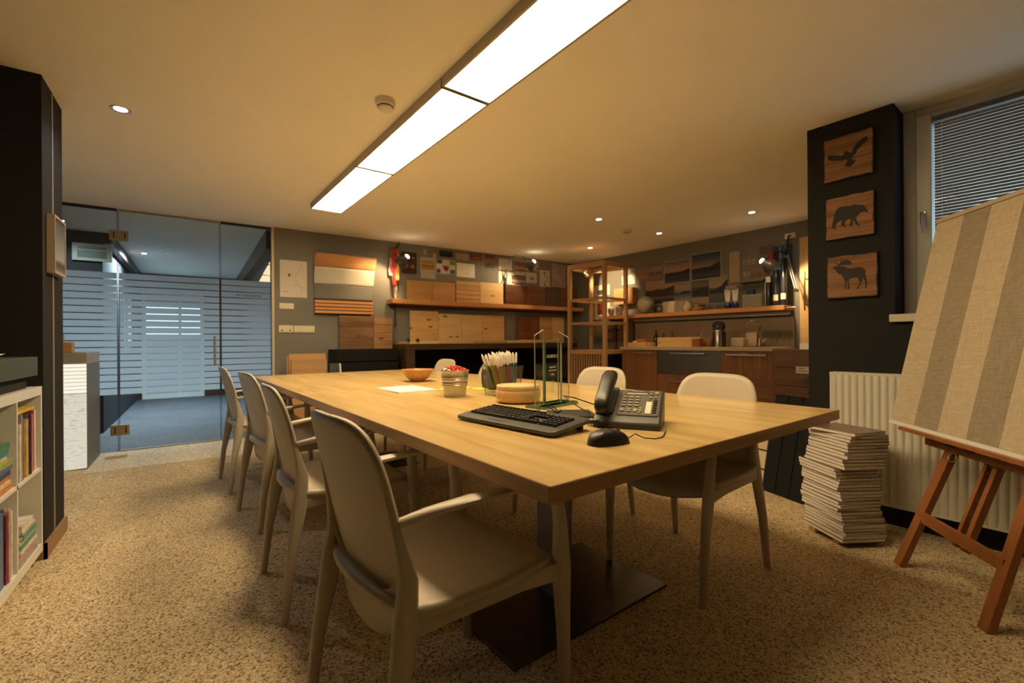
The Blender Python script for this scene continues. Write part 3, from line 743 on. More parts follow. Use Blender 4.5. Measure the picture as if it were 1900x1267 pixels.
# mouse
mo = thing('computer_mouse', 'black computer mouse in front of the telephone', 'mouse', (0.925, 0.872, ZT), R(-12))
def ms(u, v):
    uu = u * math.sqrt(1 - 0.42 * v * v); vv = v * math.sqrt(1 - 0.42 * u * u)
    r = min(1.0, max(abs(u), abs(v)))
    x = 0.062 * vv * 1.04; y = 0.033 * uu * (1.06 - 0.07 * vv)
    z = (0.041 - 0.012 * max(0, vv) - 0.004 * max(0, -vv)) * (1 - r ** 3.2) ** 0.62
    return (x, y, z)
MB().grid(ms, 20, 24).build('shell', black_plastic, mo, smooth=80)
MB().box(0.02, 0.036, -0.003, 0.003, 0.028, 0.0375).build('scroll_wheel', dark_grey_plastic, mo, bevel=0.002)
MB().tube([(0.060, 0, 0.008), (0.075, -0.002, 0.014), (0.092, 0.006, 0.018), (0.115, -0.006, 0.006), (0.145, -0.018, 0.0035), (0.175, -0.008, 0.003), (0.20, 0.012, 0.003), (0.25, 0.06, 0.003)], 0.0017, 6).build('cable', black_soft, mo, smooth=60)

# telephone
ph = thing('desk_telephone', 'dark grey desk telephone with handset on its cradle', 'telephone', (1.058, 1.070, ZT), math.atan2(-0.84, 0.54))
side = [(0.0, 0.0), (0.195, 0.0), (0.205, 0.10), (0.19, 0.106), (0.03, 0.036), (0.004, 0.020)]
def yz(poly, x0, x1):
    m = MB(); n = len(poly)
    vs = [(x0, a, b_) for a, b_ in poly] + [(x1, a, b_) for a, b_ in poly]
    m.add(vs, [tuple(range(n))[::-1], tuple(range(n, 2 * n))] + [(i, (i + 1) % n, n + (i + 1) % n, n + i) for i in range(n)])
    return m
yz(side, 0.0, 0.212).build('body', dark_grey_plastic, ph, bevel=0.006)
sl = math.atan2(0.106 - 0.036, 0.19 - 0.03)
FM = Matrix.Translation((0.065, 0.030, 0.036)) @ Matrix.Rotation(sl, 4, 'X')      # face plane: x right, y up the slope
fl = 0.172
def frr(x0, x1, y0, y1, r, n=5):
    pts = []
    for cx, cy, a0 in ((x1 - r, y0 + r, -90), (x1 - r, y1 - r, 0), (x0 + r, y1 - r, 90), (x0 + r, y0 + r, 180)):
        for i in range(n + 1):
            a = R(a0 + 90 * i / n); pts.append((cx + r * math.cos(a), cy + r * math.sin(a)))
    return pts
MB().slab(frr(0.004, 0.141, 0.004, fl - 0.006, 0.012), 0, 0.0012, M=FM).build('face_groove', black_plastic, ph)
MB().slab(frr(0.007, 0.138, 0.007, fl - 0.009, 0.011), 0, 0.0028, M=FM).build('face_plate', mat('warm grey faceplate', (0.115, 0.105, 0.090), 0.38), ph)
MB().slab(frr(0.022, 0.098, 0.139, 0.156, 0.006), 0.002, 0.0036, M=FM).build('display_bezel', black_plastic, ph)
MB().slab(frr(0.025, 0.095, 0.139, 0.146, 0.003), 0.003, 0.0044, M=FM).build('display', mat('pale display', (0.62, 0.60, 0.48), 0.25), ph)
MB().box(0.008, 0.137, 0.129, 0.1296, 0.0027, 0.0031, M=FM).build('seam', black_plastic, ph)
keym = mat('light grey phone keys', (0.36, 0.33, 0.27), 0.32)
def pkey(x, y, w, d, m=keym):
    a, c = w / 2, d / 2
    MB().slab(frr(x - a, x + a, y - c, y + c, min(a, c) * 0.9, 3), 0.0025, 0.0062, M=FM).build('key', m, ph)
for r in range(4):
    for i in range(3): pkey(0.022 + 0.0215 * i, 0.116 - 0.0178 * r, 0.0150, 0.0095)
pkey(0.021, 0.034, 0.014, 0.020); pkey(0.043, 0.040, 0.014, 0.008); pkey(0.043, 0.028, 0.014, 0.008)
green_key = mat('green tinted key', (0.40, 0.42, 0.16), 0.32)
pkey(0.0635, 0.034, 0.012, 0.019, green_key); pkey(0.080, 0.046, 0.009, 0.008); pkey(0.080, 0.034, 0.009, 0.009, green_key); pkey(0.079, 0.022, 0.009, 0.008)
pkey(0.108, 0.154, 0.010, 0.007); pkey(0.108, 0.141, 0.010, 0.007); pkey(0.124, 0.149, 0.010, 0.018); pkey(0.106, 0.116, 0.009, 0.007); pkey(0.122, 0.117, 0.011, 0.007)
for k in range(6): pkey(0.124, 0.098 - 0.0145 * k, 0.013, 0.0058, black_plastic)
MB().box(0.095, 0.113, 0.020, 0.092, 0.0027, 0.0036, M=FM).build('name_card', mat('cream name card', (0.78, 0.72, 0.54), 0.6), ph)
MB().box(0.100, 0.108, 0.097, 0.099, 0.0027, 0.0036, M=FM).build('name_card_tab', black_plastic, ph)
text_obj('lettering', 'Alcatel·Lucent', 0.0068, white_plastic, ph, FM @ Matrix.Translation((0.060, 0.1585, 0.0029)))
# cradle and handset
MB().slab(frr(0.002, 0.060, 0.006, 0.178, 0.010), 0, 0.010, M=Matrix.Translation((0, 0.030, 0.034)) @ Matrix.Rotation(sl, 4, 'X')).build('cradle', black_soft, ph, bevel=0.003)
hs = Matrix.Translation((0.031, 0.006, 0.040)) @ Matrix.Rotation(sl + R(4), 4, 'X')
pts = [hs @ Vector((0, y, z)) for y, z in ((-0.004, 0.014), (0.004, 0.021), (0.03, 0.027), (0.07, 0.032), (0.12, 0.036), (0.17, 0.034), (0.198, 0.028), (0.208, 0.020))]
MB().sweep(pts, [(0.014, 0.012), (0.023, 0.020), (0.0265, 0.024), (0.0255, 0.020), (0.0250, 0.019), (0.0265, 0.022), (0.0245, 0.020), (0.014, 0.012)], up=(0, 0, 1), n=20, sq=2.8).build('handset', black_plastic, ph, smooth=70)
ck = []
for i in range(150):
    q = i / 149; a = q * 2 * math.pi * 20
    base = Vector((0.020, 0.004, 0.018)).lerp(Vector((-0.055, 0.040, 0.008)), q) if q < 0.6 else Vector((-0.025, 0.0256, 0.010)).lerp(Vector((0.045, -0.012, 0.008)), (q - 0.6) / 0.4)
    ck.append(base + Vector((0.002 * math.cos(a), 0.006 * math.cos(a), 0.0062 * math.sin(a))))
MB().tube(ck, 0.0014, 6).build('coiled_cord', black_plastic, ph, smooth=60)
# flat black tablet behind the keyboard
tb = thing('black_folder', 'flat black case lying between keyboard and telephone', 'case', (1.165, 1.290, ZT), R(-32))
MB().slab(frr(-0.085, 0.085, -0.075, 0.075, 0.008), 0, 0.010).build('cover', black_soft, tb, bevel=0.002)
MB().box(-0.083, 0.083, -0.0765, -0.074, 0.002, 0.0075).build('side_strip', dark_grey_plastic, tb)
cb = MB()
cb.tube([(1.18, 1.20, 0.7535), (1.16, 1.28, 0.790), (1.19, 1.36, 0.805), (1.25, 1.36, 0.792), (1.33, 1.30, 0.758), (1.40, 1.26, 0.744)], 0.0024, 6)
tag(cb.build('telephone_cable', black_soft, smooth=60), 'black cable arching from the keyboard towards the telephone', 'cable')
cc = MB()
lp = []
for i in range(61):
    q = i / 60; a = q * 4 * math.pi
    lp.append((1.085 + 0.045 * math.cos(a) + 0.02 * q, 1.335 + 0.030 * math.sin(a), 0.7425 + 0.024 * max(0, math.sin(a)) + 0.010 * q + 0.004))
cc.tube(lp, 0.0022, 6)
tag(cc.build('coiled_cable', black_soft, smooth=60), 'small coil of black cable behind the keyboard', 'cable')
uc = MB()
uc.tube([(1.50, 1.90, 0.70), (1.49, 1.87, 0.56), (1.46, 1.83, 0.50), (1.50, 1.74, 0.47), (1.56, 1.66, 0.46), (1.60, 1.66, 0.47), (1.52, 1.77, 0.49), (1.45, 1.86, 0.475), (1.50, 1.82, 0.455), (1.58, 1.70, 0.40), (1.62, 1.655, 0.37), (1.66, 1.63, 0.44), (1.70, 1.60, 0.52), (1.69, 1.60, 0.58), (1.67, 1.62, 0.64), (1.67, 1.62, 0.70)], 0.0035, 6)
tag(uc.build('hanging_cable', black_soft, smooth=60), 'black cable hanging in loops under the near table', 'cable')

# ============================================================ LEFT: bookcase, reception counter
XF = -0.60
bc = thing('bookcase', 'white open bookcase full of magazines against the left pillar', 'bookcase', (XF, 3.040, 0), 0)
# local: x behind the front plane (negative), y negative towards the camera
D = 0.39
CW = 0.335
MB().box(-D, 0, -1.075, 0, 0.785, 0.825).build('top_board', white_paint, bc, bevel=0.001)
MB().box(-D, 0, -1.075, 0, 0.048, 0.088).build('bottom_board', white_paint, bc, bevel=0.001)
MB().box(-D, 0, -0.018, 0, 0.088, 0.785).build('side_board', white_paint, bc, bevel=0.001)
MB().box(-D, 0, -1.075, -1.057, 0.088, 0.785).build('side_board', white_paint, bc, bevel=0.001)
for k in (1, 2):
    MB().box(-D, -0.002, -0.018 - 0.3465 * k, -0.004 - 0.3465 * k, 0.088, 0.785).build('divider', white_paint, bc)
MB().box(-D, -0.002, -1.057, -0.018, 0.430, 0.444).build('shelf_board', white_paint, bc)
MB().box(-D, -D + 0.006, -1.057, -0.018, 0.088, 0.785).build('back_panel', white_paint, bc)
for y in (-0.05, -1.02):
    for x in (-0.04, -D + 0.04):
        MB().cyl((x, y, 0), (x, y, 0.048), 0.018, n=12).build('foot', mat('dark foot', (0.05, 0.03, 0.02), 0.5), bc)
rb = random.Random(8)
def book(name, x0, x1, y0, y1, z0, z1, col, label, group, M=None, flat=False):
    t = thing(name, label, 'magazine' if name == 'magazine' else 'book', (XF, 3.040, 0), 0, group)
    if M is not None:
        t.matrix_world = Matrix.Translation((XF, 3.040, 0)) @ M
    m = mat('cover %s' % (','.join('%.2f' % c for c in col)), col, 0.35, var=0.25, vscale=30)
    if flat:
        e = 0.0014
        MB().box(x0, x1, y0, y1, z0, z0 + e).box(x0, x1, y0, y1, z1 - e, z1).box(x1 - e, x1, y0, y1, z0 + e, z1 - e).build('cover', m, t)
        MB().box(x0 + 0.002, x1 - e, y0 + 0.002, y1 - 0.002, z0 + e, z1 - e).build('pages', paper_white, t)
    else:
        e = 0.0014
        MB().box(x0, x1, y0, y0 + e, z0, z1).box(x0, x1, y1 - e, y1, z0, z1).box(x1 - e, x1, y0 + e, y1 - e, z0, z1).build('cover', m, t)
        MB().box(x0 + 0.002, x1 - e, y0 + e, y1 - e, z0 + 0.002, z1 - 0.003).build('pages', paper_white, t)
    return t
COL = {'yellow': (0.62, 0.46, 0.05), 'white': (0.68, 0.66, 0.60), 'red': (0.42, 0.05, 0.05), 'navy': (0.03, 0.05, 0.12), 'green': (0.08, 0.22, 0.10), 'brown': (0.25, 0.13, 0.07), 'pink': (0.55, 0.28, 0.28), 'blue': (0.07, 0.14, 0.32), 'grey': (0.32, 0.31, 0.29), 'orange': (0.58, 0.20, 0.04), 'teal': (0.06, 0.26, 0.24), 'lime': (0.32, 0.40, 0.06), 'maroon': (0.20, 0.03, 0.05), 'black': (0.02, 0.02, 0.025), 'cream': (0.66, 0.58, 0.42)}
# upper right compartment: magazines standing
y = -0.335
for k, (c, w) in enumerate((('yellow', .016), ('brown', .014), ('white', .020), ('grey', .018), ('navy', .022), ('red', .012), ('cream', .020), ('yellow', .022), ('navy', .018), ('blue', .020), ('maroon', .016), ('white', .026), ('pink', .018), ('red', .022), ('white', .024))):
    hh = 0.235 + rb.uniform(0, 0.04) + 0.002 * k
    book('magazine', -0.22, -0.004 - rb.uniform(0, 0.012), y, y + w - 0.0008, 0.4445, 0.4445 + hh, COL[c], '%s magazine spine, %s from the left in the upper right compartment' % (c, ORD[k]), 'magazines standing in the upper right compartment')
    y += w
# yellow folder lying over them
book('magazine', -0.22, -0.01, -0.333, -0.08, 0.7290, 0.7420, COL['yellow'], 'yellow magazine lying flat across the standing ones', 'magazines standing in the upper right compartment', flat=True)
# upper left compartment: stack of bright books leaning
z = 0.4445
for k, (c, h_) in enumerate((('orange', .022), ('cream', .016), ('orange', .020), ('navy', .026), ('blue', .018), ('lime', .022), ('white', .020), ('teal', .024), ('green', .026))):
    o = 0.006 * k
    book('book', -0.28, -0.004 - rb.uniform(0, .016), -0.69 + o, -0.378 - 0.006 * k, z, z + h_ - 0.0006, COL[c], '%s book, %s from below in the upper left stack' % (c, ORD[k]), 'books stacked in the upper left compartment', flat=True)
    z += h_
# lower left compartment: blue binders standing
y = -0.696
for k, (c, w) in enumerate((('navy', .050), ('white', .006), ('navy', .052), ('white', .006), ('blue', .050), ('blue', .044), ('navy', .022), ('maroon', .016), ('pink', .018), ('white', .020), ('cream', .020), ('white', .018))):
    book('book', -0.28, -0.004 - rb.uniform(0, .012), y, y + w - 0.0008, 0.0885, 0.0885 + 0.275 + rb.uniform(-0.02, 0.03), COL[c], '%s book spine, %s from the left in the lower left compartment' % (c, ORD[k]), 'books standing in the lower left compartment')
    y += w
# lower right compartment: leaning stack
z = 0.0885
for k, (c, h_) in enumerate((('grey', .020), ('pink', .012), ('lime', .016), ('white', .014), ('green', .016), ('white', .020), ('teal', .022), ('cream', .014), ('white', .022))):
    book('magazine', -0.25 + 0.004 * k, -0.006 - 0.005 * (k % 3), -0.325 + 0.010 * k, -0.060 - 0.002 * k, z, z + h_ - 0.0006, COL[c], '%s magazine, %s from below in the lower right stack' % (c, ORD[k]), 'magazines stacked in the lower right compartment', flat=True)
    z += h_
# green box on the bookcase with papers
gb = thing('green_tray', 'dark green tray on top of the white bookcase', 'tray', (XF, 3.040, 0.826))
gm = mat('dark green lacquer', (0.055, 0.075, 0.045), 0.5)
MB().box(-0.36, -0.03, -0.95, -0.10, 0, 0.054).build('support', mat('gap black', (0.012, 0.012, 0.012), 0.9), gb)  # black block standing in for the dark gap under the case
MB().box(-0.385, 0.0, -1.05, -0.068, 0.054, 0.140).build('case', gm, gb, bevel=0.003)
sh = MB().add([(-0.25, -0.60, 0.0005), (-0.02, -0.62, 0.0005), (-0.02, -0.42, 0.020), (-0.10, -0.34, 0.012), (-0.25, -0.36, 0.0005)], [(0, 1, 2, 3, 4)]).build('paper_sheet', paper_white, loc=(XF, 3.040, 0.9665), solid=0.0008)
tag(sh, 'curled paper sheet lying on the green tray', 'paper')
# framed picture on the pillar's side
pf = thing('framed_picture', 'small silver framed picture on the side of the left pillar', 'picture', (-0.598, 3.125, 1.375), 0)
MB().box(0, 0.030, 0, 0.012, 0, 0.29).box(0, 0.030, 0.218, 0.23, 0, 0.29).box(0, 0.030, 0.012, 0.218, 0.278, 0.29).box(0, 0.030, 0.012, 0.218, 0, 0.012).build('frame', mat('champagne frame', (0.50, 0.43, 0.32), 0.4, 0.3), pf)
MB().box(0.002, 0.026, 0.012, 0.218, 0.012, 0.278).build('print', picture('pillar print', [(0.0, (0.22, 0.22, 0.23)), (0.1, (0.10, 0.055, 0.035)), (0.18, (0.07, 0.06, 0.06)), (0.24, (0.30, 0.32, 0.34)), (0.6, (0.16, 0.18, 0.20)), (1.0, (0.05, 0.055, 0.06))], amp=0.03), pf)

# reception counter with the backlit panel
rcn = thing('reception_counter', 'grey reception counter with a glowing white front panel', 'counter', (-0.735, 5.045, 0))
cg = mat('grey counter laminate', (0.16, 0.155, 0.15), 0.5)
MB().box(-1.75, 0.0, 0.0, 0.60, 0.86, 0.955).build('top', mat('stone counter top', (0.34, 0.33, 0.31), 0.4), rcn, bevel=0.004)
MB().box(-0.06, 0.0, 0.012, 0.60, 0, 0.86).build('end_panel', cg, rcn)
MB().box(-1.75, -0.06, 0.05, 0.60, 0, 0.86).build('body', cg, rcn)
def lit_panel_mat():
    m = bpy.data.materials.new('backlit acrylic'); m.use_nodes = True; nt = m.node_tree
    nt.nodes.remove(nt.nodes['Principled BSDF'])
    e = N(nt, 'ShaderNodeEmission'); co = coords(nt, scale=(9, 9, 34), rnd=False)
    nz = N(nt, 'ShaderNodeTexNoise'); nz.inputs['Scale'].default_value = 2.0; nz.inputs['Detail'].default_value = 3; L(nt, co, nz.inputs['Vector'])
    L(nt, ramp(nt, nz.outputs[0], [(0.36, (0.74, 0.69, 0.55)), (0.48, (0.98, 0.91, 0.74))]), e.inputs[0]); e.inputs[1].default_value = 0.72
    L(nt, e.outputs[0], nt.nodes['Material Output'].inputs[0])
    return m
lp_ = lit_panel_mat()
MB().box(-1.74, -0.004, -0.004, 0.011, 0.012, 0.62).build('lit_panel', lp_, rcn)
rib = [MB().box(-1.74, -0.004, -0.006, 0.011, 0.626 + 0.030 * k, 0.626 + 0.030 * k + 0.026).build('lit_rib', emit('backlit rib', (1.0, 0.93, 0.76), 0.98), rcn) if k == 0 else None for k in range(8)][0]
for k in range(1, 8): clone(rib, rcn, (0, 0, 0.030 * k))
jb = thing('wooden_jar', 'small wooden jar standing on the reception counter', 'jar', (-0.872, 5.13, 0.956))
MB().box(-0.045, 0.045, -0.045, 0.045, 0, 0.085).build('body', oak, jb, bevel=0.006)
MB().cyl((-0.02, 0, 0.085), (-0.02, 0, 0.15), 0.012, 0.009).build('stopper', brass, jb, smooth=40)

# ============================================================ RIGHT: plaques, radiator, magazines, easel
def plaque(s0, z0, w, h, poly, label, shape, extra=()):
    t = thing('wall_plaque', label, 'plaque', FR.at(s0 + w / 2, 0.001, z0), FR.rz, 'animal plaques on the dark pillar')
    rp = random.Random(int(s0 * 1000 + z0 * 77))
    out = []
    n = 9
    jit = lambda: rp.uniform(-0.0022, 0.0022)
    for i in range(n): out.append((w / 2 - w * i / n + jit(), h + jit()))
    for i in range(n): out.append((-w / 2 + jit(), h - h * i / n + jit()))
    for i in range(n): out.append((-w / 2 + w * i / n + jit(), jit()))
    for i in range(n): out.append((w / 2 + jit(), h * i / n + jit()))
    MB().prism(out, 0, 0.018).build('board', mat('charred edge', (0.02, 0.014, 0.010), 0.7), t)
    cx, cz = 0, h / 2
    inn = [((x - cx) * 0.955 + cx + jit(), (z - cz) * 0.955 + cz + jit()) for x, z in out]
    MB().prism(inn, 0.017, 0.0195).build('face', plaque_wood, t)
    for pg in (poly,) + tuple(extra):
        MB().prism([(w / 2 - u * w, v * h) for u, v in pg], 0.0194, 0.0205).build(shape, stencil, t)
    return t
plaque_wood = wood('aged plaque wood', (0.13, 0.060, 0.028), (0.38, 0.205, 0.105), 'x', 0.75, 26, spec=0.2)
stencil = mat('dark stencil paint', (0.020, 0.017, 0.015), 0.7)
def trace(pts, xl, xr, tl, tr, bl_, br):
    out = []
    for x, y in pts:
        u = (x - xl) / (xr - xl)
        yt = tl + (tr - tl) * u; yb = bl_ + (br - bl_) * u
        out.append((u, 1 - (y - yt) / (yb - yt)))
    return out
eagle = trace([(200, 655), (225, 615), (330, 608), (430, 612), (500, 612), (530, 545), (575, 530), (625, 548), (655, 565), (700, 480), (770, 390), (860, 310), (930, 270), (965, 295), (945, 350), (880, 400), (830, 455), (770, 510), (745, 570), (690, 620), (665, 655), (690, 690), (745, 685), (720, 735), (660, 795), (600, 810), (535, 800), (560, 750), (585, 715), (560, 670), (520, 695), (430, 700), (330, 705), (245, 712), (210, 690)], 120, 1060, 365, 95, 1120, 905)
bear = trace([(255, 860), (275, 780), (300, 680), (320, 600), (355, 530), (420, 475), (510, 455), (620, 448), (690, 425), (715, 410), (760, 422), (850, 432), (880, 420), (905, 445), (940, 490), (980, 535), (960, 560), (900, 560), (850, 562), (810, 590), (770, 635), (745, 680), (765, 740), (800, 790), (825, 815), (800, 825), (755, 805), (720, 760), (700, 710), (680, 750), (672, 800), (675, 830), (615, 830), (625, 780), (645, 700), (600, 695), (560, 720), (525, 760), (520, 800), (545, 840), (510, 850), (470, 820), (440, 800), (460, 750), (475, 705), (430, 740), (360, 780), (335, 820), (340, 870), (335, 895), (290, 880)], 125, 1090, 340, 125, 1120, 970)
elk = trace([(285, 495), (330, 468), (385, 465), (420, 450), (470, 458), (540, 465), (580, 490), (650, 490), (730, 470), (820, 458), (880, 470), (915, 515), (915, 600), (935, 670), (945, 730), (935, 800), (930, 830), (905, 830), (915, 770), (905, 710), (880, 665), (845, 640), (865, 690), (840, 740), (805, 800), (775, 860), (745, 862), (780, 800), (815, 730), (790, 690), (765, 640), (690, 655), (615, 680), (600, 720), (610, 790), (620, 850), (600, 866), (575, 862), (590, 800), (575, 720), (560, 720), (555, 800), (553, 862), (525, 866), (532, 800), (525, 720), (500, 660), (460, 610), (410, 600), (370, 560), (335, 520)], 165, 1130, 320, 150, 1060, 965)
antl = trace([(400, 460), (395, 435), (345, 415), (335, 395), (375, 405), (410, 425), (450, 385), (460, 350), (455, 310), (475, 330), (485, 370), (515, 355), (510, 315), (535, 345), (580, 335), (620, 350), (660, 375), (655, 415), (610, 425), (560, 430), (500, 432), (440, 440), (430, 460)], 165, 1130, 320, 150, 1060, 965)
plaque(0.093, 1.953, 0.240, 0.256, eagle, 'wooden plaque with flying eagle silhouette, top of three', 'eagle_silhouette')
plaque(0.100, 1.609, 0.236, 0.248, bear, 'wooden plaque with walking bear silhouette, middle of three', 'bear_silhouette')
plaque(0.104, 1.262, 0.244, 0.248, elk, 'wooden plaque with antlered elk silhouette, bottom of three', 'elk_silhouette', (antl,))

# radiator
ra = thing('radiator', 'white ribbed panel radiator under the window', 'radiator', FR.at(0, 0, 0), FR.rz)
rm = mat('radiator enamel', (0.72, 0.70, 0.60), 0.35, var=0.02)
z0, z1 = 0.122, 0.832; s0, s1 = 0.137, 1.70
pts = []
x = s0 + 0.028
prof = [(s0, 0.086), (s0 + 0.004, 0.094), (s0 + 0.026, 0.094)]
while x < s1 - 0.04:
    prof += [(x + 0.002, 0.094), (x + 0.006, 0.088), (x + 0.012, 0.088), (x + 0.016, 0.096), (x + 0.0335 - 0.001, 0.096)]
    x += 0.0335
prof += [(s1 - 0.004, 0.094), (s1, 0.086)]
m = MB(); n = len(prof)
zs = [z0 + 0.012, z0 + 0.05, z1 - 0.05, z1 - 0.012]
for k, zz in enumerate(zs):
    for s_, d_ in prof:
        m.v.append(Vector((-s_, d_ if k in (1, 2) else 0.094 if 0.087 < d_ else d_, zz)))
for k in range(3):
    for i in range(n - 1):
        m.f.append([k * n + i, k * n + i + 1, (k + 1) * n + i + 1, (k + 1) * n + i]); m.m.append(0)
m.build('front_panel', rm, ra, smooth=50)
MB().box(-s1, -s0, 0.070, 0.0945, z1 - 0.0125, z1).box(-s1, -s0, 0.070, 0.0945, z0, z0 + 0.0125).box(-s1, -s0, 0.018, 0.030, z0, z1).box(-s0 - 0.003, -s0, 0.020, 0.090, z0 + 0.004, z1 - 0.002).box(-s1, -s1 + 0.003, 0.020, 0.090, z0 + 0.004, z1 - 0.002).build('casing', rm, ra, bevel=0.002)
gm_ = MB()
for k in range(60):
    a = s0 + 0.02 + k * 0.0255
    gm_.box(-a - 0.010, -a, 0.032, 0.068, z1 - 0.004, z1 + 0.001)
gm_.build('top_grille', rm, ra)
MB().box(-s1 + 0.02, -s0 - 0.02, 0.001, 0.018, 0.30, 0.34).box(-s1 + 0.02, -s0 - 0.02, 0.001, 0.018, 0.62, 0.66).build('bracket', rm, ra)
MB().cyl((-0.105, 0.05, 0.16), (-s0, 0.05, 0.16), 0.011).cyl((-0.105, 0.05, 0.02), (-0.105, 0.05, 0.172), 0.010).build('valve_pipe', white_plastic, ra, smooth=40)
MB().cyl((-0.118, 0.05, 0.04), (-0.092, 0.10, 0.045), 0.020).cyl((-0.09, 0.10, 0.045), (-0.085, 0.112, 0.046), 0.015).build('valve_knob', white_plastic, ra, smooth=40)

# magazine stack on two wooden battens
rs = random.Random(4)
MX, MY, MA = 2.742, 0.962, R(-30)
cov = [mat('magazine cover %d' % i, c, 0.35, var=0.3, vscale=22) for i, c in enumerate(((0.20, 0.13, 0.10), (0.06, 0.04, 0.035), (0.34, 0.29, 0.24), (0.12, 0.055, 0.04)))]
pgm = mat('magazine pages', (0.80, 0.74, 0.64), 0.7, var=0.12, vscale=120)
for k, (bx, by, ln) in enumerate(((-0.03, -0.06, 0.13), (0.03, 0.07, 0.2))):
    o = MB().box(-0.10, 0.10, -0.02, 0.02, 0, 0.028).build('wooden_batten', oak, loc=(MX + bx, MY + by, 0), rz=MA)
    tag(o, ['short wooden batten under the magazine stack, nearest the camera', 'short wooden batten under the magazine stack, nearest the radiator'][k], 'batten', 'battens under the magazines')
mw, ml_ = 0.225, 0.262
def mag_mesh(i):
    m = MB()
    m.box(-mw / 2, mw / 2, -ml_ / 2, ml_ / 2, 0, 0.0015, 1).box(-mw / 2, mw / 2, -ml_ / 2, ml_ / 2, 0.0140, 0.0155, 1)
    m.box(-mw / 2 + 0.001, mw / 2 - 0.003, -ml_ / 2 + 0.002, ml_ / 2 - 0.002, 0.0015, 0.0140, 0)
    m.box(-mw / 2, -mw / 2 + 0.001, -ml_ / 2, ml_ / 2, 0.0015, 0.0140, 0)
    return m.mesh('magazine', [pgm, cov[i]])
mm = [mag_mesh(i) for i in range(4)]
NM = 33
for k in range(NM):
    q = k / (NM - 1)
    sx = 0.0 if k < 15 else (-0.010 if k < 22 else 0.012 + 0.002 * (k - 22))
    sy = 0.002 * k if k < 15 else (0.030 if k < 22 else 0.010 + 0.003 * (k - 22))
    off = R3(MA) @ Vector((sx + 0.012 * math.sin(k * 0.5) + rs.uniform(-.004, .004), sy + rs.uniform(-.004, .004), 0))
    o = bpy.data.objects.new('magazine', mm[(0, 2, 0, 1, 2, 3)[k % 6]]); C.objects.link(o)
    o.location = (MX + off.x + 0.05 * q, MY + off.y, 0.0285 + 0.0158 * k); o.rotation_euler = (0, 0, MA + rs.uniform(-0.05, 0.05) + (0.14 if k >= NM - 3 else 0) * (k - NM + 4) / 2)
    if k == NM - 1:
        tag(o, 'topmost magazine lying askew on the tall stack by the radiator', 'magazine', 'magazines stacked by the radiator')
    else:
        tag(o, '%s magazine from the bottom of the tall stack by the radiator' % ORD[k], 'magazine', 'magazines stacked by the radiator')

# easel with a striped sample board
EF = Vector((2.614, 0.707, 0)); ex = Vector((-0.720, -0.694, 0)); en = Vector((0.694, -0.720, 0))
erz = math.atan2(ex.y, ex.x)       # local x along the easel, local y: +90deg
ea = thing('easel', 'reddish brown wooden easel carrying the striped board', 'easel', EF, erz)
# local y axis = rotate(ex, 90) = (-ex.y, ex.x) = (0.694, -0.720) = away from the room
def ep(e, u, off, phi):
    """e along, u up the leaning plane, off towards the room"""
    c, s_ = math.cos(R(phi)), math.sin(R(phi))
    return Vector((e, u * s_ - off * c, u * c + off * s_))
def ebeam(p, q, w, d, m=easel_wood, up=(0, 1, 0)):
    return MB().sweep([p, q], [(w / 2 * 1.19, d / 2 * 1.19)] * 2, up=up, n=4)
ebeam(ep(0.018, 0, 0, 19), ep(0.072, 0.80, 0, 19), 0.052, 0.030).build('leg', easel_wood, ea)
ebeam(ep(0.492, 0, 0, 19), ep(0.438, 0.80, 0, 19), 0.052, 0.030).build('leg', easel_wood, ea)
ebeam(ep(0.072, 0.80, 0, 19), ep(0.15, 1.45, 0, 19), 0.05, 0.028).build('upper_leg', easel_wood, ea)
ebeam(ep(0.438, 0.80, 0, 19), ep(0.36, 1.45, 0, 19), 0.05, 0.028).build('upper_leg', easel_wood, ea)
ebeam(ep(0.035, 0.245, 0.005, 19), ep(0.475, 0.235, 0.005, 19), 0.022, 0.055, up=(0, 0, 1)).build('crossbar', easel_wood, ea)
ebeam(ep(0.222, 0.20, -0.022, 19), ep(0.222, 1.62, -0.022, 19), 0.020, 0.024).build('mast_rail', easel_wood, ea)
ebeam(ep(0.272, 0.20, -0.022, 19), ep(0.272, 1.62, -0.022, 19), 0.024, 0.030).build('mast_rail', easel_wood, ea)
rt_ = MB()
for k in range(12): rt_.box(0.234, 0.258, -0.002, 0.002, -0.002, 0.002, M=Matrix.Translation(ep(0, 0.25 + 0.03 * k, -0.018, 19)))
rt_.build('ratchet', dark_steel, ea)
ebeam(ep(-0.075, 0.575, 0.020, 19), ep(0.585, 0.575, 0.020, 19), 0.022, 0.046, up=(0, 0, 1)).build('lower_rail', easel_wood, ea)
ebeam(ep(-0.085, 0.606, 0.060, 14), ep(0.585, 0.606, 0.060, 14), 0.075, 0.018, up=(0, 0, 1)).build('ledge', easel_wood, ea)
for e_ in (0.09, 0.19):
    MB().box(-0.022, 0.022, -0.004, 0.004, -0.006, 0.006, M=Matrix.Translation(ep(e_, 0.585, 0.036, 19))).build('hinge', black_plastic, ea)
rg = MB()
rg.tube([ep(0.115 + 0.020 * math.cos(a), 0.535 + 0.020 * math.sin(a), 0.030, 19) for a in [2 * math.pi * i / 20 for i in range(21)]], 0.0025, 6)
rg.build('ring', brass, ea, smooth=60)
ebeam(ep(0.247, 1.30, -0.03, 19), Vector((0.247, 0.88, 0.0)), 0.03, 0.03).build('rear_leg', easel_wood, ea)
ebeam(ep(0.10, 1.30, 0.0, 19), ep(0.40, 1.30, 0.0, 19), 0.022, 0.05, up=(0, 0, 1)).build('top_rail', easel_wood, ea)
sb = thing('striped_board', 'large sample board with beige and taupe stripes on the easel', 'board', EF, erz)
